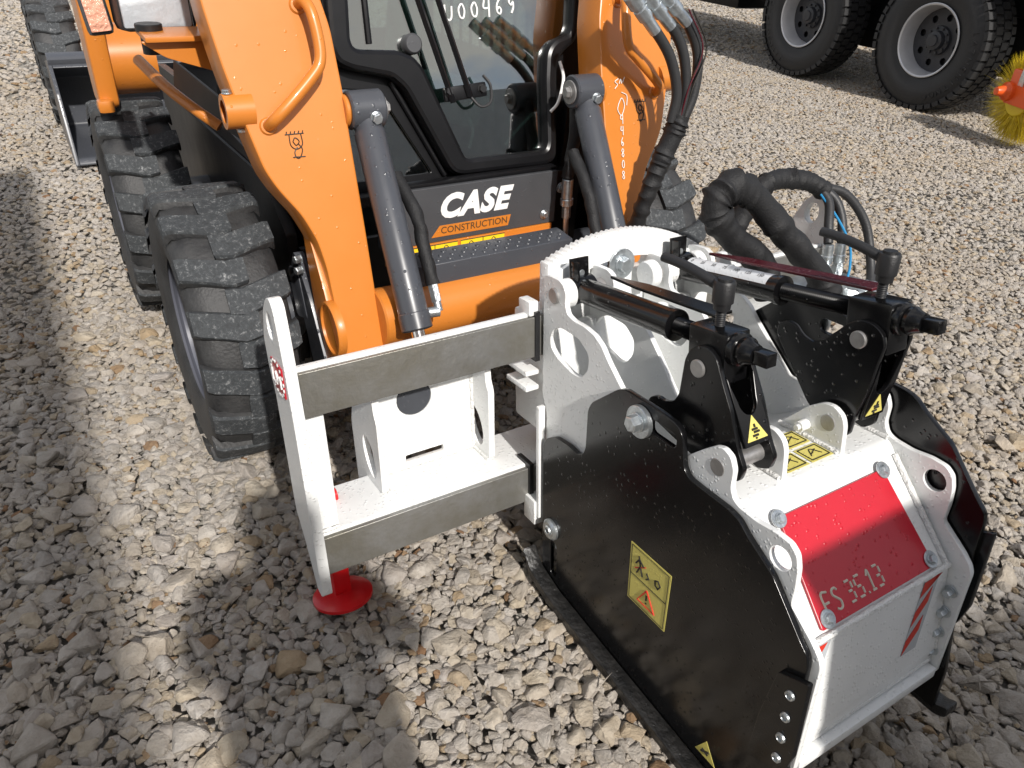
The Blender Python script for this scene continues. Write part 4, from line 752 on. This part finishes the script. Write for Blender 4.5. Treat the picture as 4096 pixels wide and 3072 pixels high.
TT = truck_tyre(.60, .36, .30)
def truck_rim():
    bm = bmesh.new(); x0 = -.15
    b_lathe(bm, (x0, 0, 0), (1, 0, 0), [(.0, .300), (-.012, .312), (-.016, .305), (-.010, .293), (.012, .287), (.05, .279), (.14, .272), (.16, .265)], 64); return finish(bm, 40)
def truck_disc():
    bm = bmesh.new(); ol = circle((0, 0), .268, 48); ho = [circle((.195 * math.cos(a), .195 * math.sin(a)), .030, 14) for a in (2 * math.pi * i / 8 for i in range(8))]
    bm.free(); return pmesh(ol, ho, (.0, 0, 0), (0, 1, 0), (0, 0, 1), .014, .002)
RM, DM = truck_rim(), truck_disc(); RM.materials.append(RIMSIL)
TDISC = mat('wheel_disc_grey', (.03, .031, .036), .45); DM.materials.append(TDISC); TT.materials.append(TRTYRE)
bm = bmesh.new(); b_lathe(bm, (-.005, 0, 0), (-1, 0, 0), [(0, .125), (.03, .12), (.035, .085), (.075, .078), (.08, .05), (.095, .045), (.095, 0)], 28)
for i in range(10): a = 6.283 * i / 10; b_cyl(bm, (-.03, .105 * math.cos(a), .105 * math.sin(a)), (-.055, .105 * math.cos(a), .105 * math.sin(a)), .012, 6)
HUBM = finish(bm, 30); HUBM.materials.append(TDISC)
def tletters(s, r, a0, sz, st):
    ms = bmesh.new()
    for i, ch in enumerate(s):
        if ch == ' ': continue
        a = a0 + i * st; rad = Vector((0, math.cos(a), math.sin(a))); tg = Vector((0, math.sin(a), -math.cos(a)))
        m_ = text_mesh(ch, sz, Vector((-.1795, 0, 0)) + rad * r, tg * -1, rad, .006); 
        ms.from_mesh(m_); bpy.data.meshes.remove(m_)
    return finish(ms, 0, False)
LET = tletters('CONTINENTAL', .475, R(250), .075, R(-8.5)); LET.materials.append(TRTYRE); LET2 = tletters('HTR', .46, R(285), .06, R(7)); LET2.materials.append(TRTYRE)
bm = bmesh.new(); b_cyl(bm, (.03, 0, 0), (.2, 0, 0), .25, 32); DRUM = finish(bm, 30); DRUM.materials.append(CHASSIS)
def link(name, me, parent, loc=(0, 0, 0), rot=(0, 0, 0)):
    o = bpy.data.objects.new(name, me); col.objects.link(o); o.parent = parent; o.location = loc; o.rotation_euler = rot; return o
for y, rr in ((-1.30, .2), (.30, .5)):
    t = link('tyre', TT, TK, (-.10, y, .592), (rr, 0, 0)); 
    if y < 1.5: link('sidewall_lettering', LET, t, rot=(-rr + (.0 if y < -1 else 2.2), 0, 0))
    rm = link('wheel_rim', RM, TK, (-.10, y, .592)); link('brake_drum', DRUM, rm); link('wheel_disc', DM, rm, rot=(.2, 0, 0)); link('hub', HUBM, rm)
for c_, s_, nm in (((.45, 0, .95), (.25, 6.5, .25), 'frame_beam'), ((1.2, .0, .80), (2.3, .16, .16), 'axle_beam'), ((1.2, -1.3, .6), (2.3, .14, .14), 'axle_beam'), ((.95, .3, 2.1), (2.4, 7.0, 1.7), 'tipper_body'), ((.10, -.65, 1.26), (.5, 2.9, .04), 'mudguard')):
    bm = bmesh.new(); b_box(bm, c_, s_, bev=.02); part(nm, bm, CHASSIS, TK)
bm = bmesh.new(); b_box(bm, (.06, .80, .78), (.42, .02, .75), bev=.008); part('mudflap', bm, BLACKP, TK)
bm = bmesh.new(); b_box(bm, (.02, 1.00, .52), (.10, .34, .09), bev=.008); part('side_guard', bm, CHASSIS, TK)
bm = bmesh.new(); b_box(bm, (.15, -2.25, 1.0), (.45, .5, .10), bev=.01); part('tail_bracket', bm, GREYTAPE, TK)
bm = bmesh.new(); b_box(bm, (.55, 3.0, .75), (.7, 2.2, .6), bev=.08); part('fuel_tank', bm, CABBLK, TK)
bm = bmesh.new(); b_box(bm, (.75, -.3, .72), (.7, 3.4, .8), bev=.05); part('inner_dark_fill', bm, CHASSIS, TK)  # plain dark box added to blacken the gap between the wheels
bm = bmesh.new(); b_box(bm, (.15, 4.6, .75), (.6, 1.0, .22), bev=.03); b_ = part('front_bumper', bm, BLACKP, TK)
bm = bmesh.new(); b_box(bm, (-.14, 4.6, 1.0), (.1, .7, .18), bev=.03); part('front_lamp', bm, LAMPG, TK)

# ------------------------------------------------------------------ sweeper brush
BR = thing('sweeper_brush', 'round yellow bristle brush on an orange arm beside the truck tyre', 'brush', (6.79, 3.20, 0), (0, 0, R(-25))); ROOTM.pop(BR.name)
bm = bmesh.new(); g = np.random.default_rng(5)
for i in range(3600):
    a = g.uniform(0, 6.283); r0, r1 = .13, g.uniform(.35, .37); x0, x1 = g.uniform(-.09, .09), g.normal(0, .025); a2 = a + g.normal(0, .035); w2 = .0022
    tg = Vector((0, -math.sin(a), math.cos(a))); p0 = Vector((x0, r0 * math.cos(a), .36 + r0 * math.sin(a))); p1 = Vector((x0 + x1 * 1.6, r1 * math.cos(a2), .36 + r1 * math.sin(a2)))
    q = [bm.verts.new(p) for p in (p0 - tg * w2, p0 + tg * w2, p0 + Vector((.006, 0, 0)), p1)]
    for f in ((0, 1, 3), (1, 2, 3), (2, 0, 3)): bm.faces.new([q[k] for k in f])
o = part('bristles', bm, BRISTLE, BR, 0); o['kind'] = 'stuff'
bm = bmesh.new(); b_cyl(bm, (-.10, 0, .36), (.10, 0, .36), .135, 32); part('brush_core', bm, BRISTLE, BR)
bm = bmesh.new(); b_box(bm, (-.13, -.16, .44), (.05, .50, .26), bev=.02); part('arm', bm, BRORANGE, BR)
bm = bmesh.new(); b_lathe(bm, (-.15, .06, .40), (-1, 0, 0), [(0, 0), (0, .075), (.03, .07), (.05, .045), (.11, .03), (.115, 0)], 28); part('hub_cap', bm, BRORANGE, BR)
bm = bmesh.new(); b_box(bm, (-.14, -.05, .56), (.05, .06, .20), bev=.006); part('upright', bm, ZINC, BR)
bm = bmesh.new(); b_lathe(bm, (-.14, -.05, .66), (0, 0, 1), [(0, 0), (.01, .04), (.04, .055), (.07, .045), (.085, 0)], 20); part('knob', bm, BLACKP, BR)

# ------------------------------------------------------------------ what casts the shade: the photographer, and a figure, crate and trailers added unseen
def person(name, label, loc, rz, group):
    V = [(0, 0, .95), (0, 0, 1.15), (0, .01, 1.35), (0, .01, 1.46), (0, .03, 1.60), (0, .03, 1.70), (.19, 0, 1.40), (.24, .08, 1.18), (.10, .24, 1.30), (-.19, 0, 1.40), (-.24, .08, 1.18), (-.10, .24, 1.30), (.10, 0, .90), (.11, .02, .50), (.12, -.01, .09), (.13, .13, .04), (-.10, 0, .90), (-.11, .02, .50), (-.12, -.01, .09), (-.13, .13, .04)]
    Ed = [(0, 1), (1, 2), (2, 3), (3, 4), (4, 5), (2, 6), (6, 7), (7, 8), (2, 9), (9, 10), (10, 11), (0, 12), (12, 13), (13, 14), (14, 15), (0, 16), (16, 17), (17, 18), (18, 19)]
    Rd = [.17, .17, .17, .06, .10, .08, .075, .055, .04, .075, .055, .04, .10, .07, .05, .045, .10, .07, .05, .045]
    me = bpy.data.meshes.new('person'); me.from_pydata(V, Ed, []); o = obj(name, me, PERSON); o.location = loc; o.rotation_euler = (0, 0, rz)
    o.modifiers.new('skin', 'SKIN'); sv_ = me.skin_vertices[0].data
    for i, r in enumerate(Rd): sv_[i].radius = (r, r * .8 if i < 3 else r); sv_[i].use_root = (i == 0)
    s = o.modifiers.new('sub', 'SUBSURF'); s.levels = s.render_levels = 2
    o['label'] = label; o['category'] = 'person'; o['group'] = group; return o
person('person', 'person in a dark coat holding a phone out beside the planer', (.02, -.42, 0), R(-20), 'people behind the camera')
person('person', 'unseen dark figure added to shade the yard at left', (-.56, -.75, 0), R(-5), 'people behind the camera')  # second figure, added only for the shadow it throws
CT = thing('shade_crate', 'unseen grey crate added to shade the red front plate', 'crate', (1.14, -.72, 0))  # added out of view so its straight top shades the red plate
ROOTM.pop(CT.name)
for c_, s_, nm in (((0, 0, .72), (.62, .52, 1.14), 'shade_crate_body'), ((0, 0, 1.305), (.66, .56, .03), 'lid'), ((-.22, 0, .075), (.10, .52, .14), 'skid_foot'), ((.22, 0, .075), (.10, .52, .14), 'skid_foot')):
    bm = bmesh.new(); b_box(bm, c_, s_, bev=.01); part(nm, bm, GREYTAPE, CT)
def trailer(name, label, loc, s):  # unseen trailers, added for the shade they throw on the yard
    t = thing(name, label, 'trailer', loc); ROOTM.pop(t.name)
    bm = bmesh.new(); b_box(bm, (0, 0, 1.1 + (s[2] - 1.1) / 2), (s[0], s[1], s[2] - 1.1), bev=.03); part('shade_box', bm, SHADE_TRAILER, t)
    bm = bmesh.new(); b_box(bm, (0, 0, .85), (s[0] * .9, s[1] * .96, .3)); part('chassis', bm, CHASSIS, t)
    for sx in (-1, 1):
        for yy in (-.3, -.15, .3):
            bm = bmesh.new(); b_cyl(bm, (sx * (s[0] / 2 - .32), yy * s[1], .5), (sx * (s[0] / 2 - .02), yy * s[1], .5), .5, 32, .05); part('wheel', bm, TRTYRE, t)
    return t
trailer('tall_shade_trailer', 'tall unseen trailer added to shade the yard at left', (-1.97, -3.8, 0), (2.5, 8.0, 4.0))
trailer('low_shade_trailer', 'low unseen trailer added to shade the gravel at right', (3.9, -3.68, 0), (5.4, 2.2, 2.4))
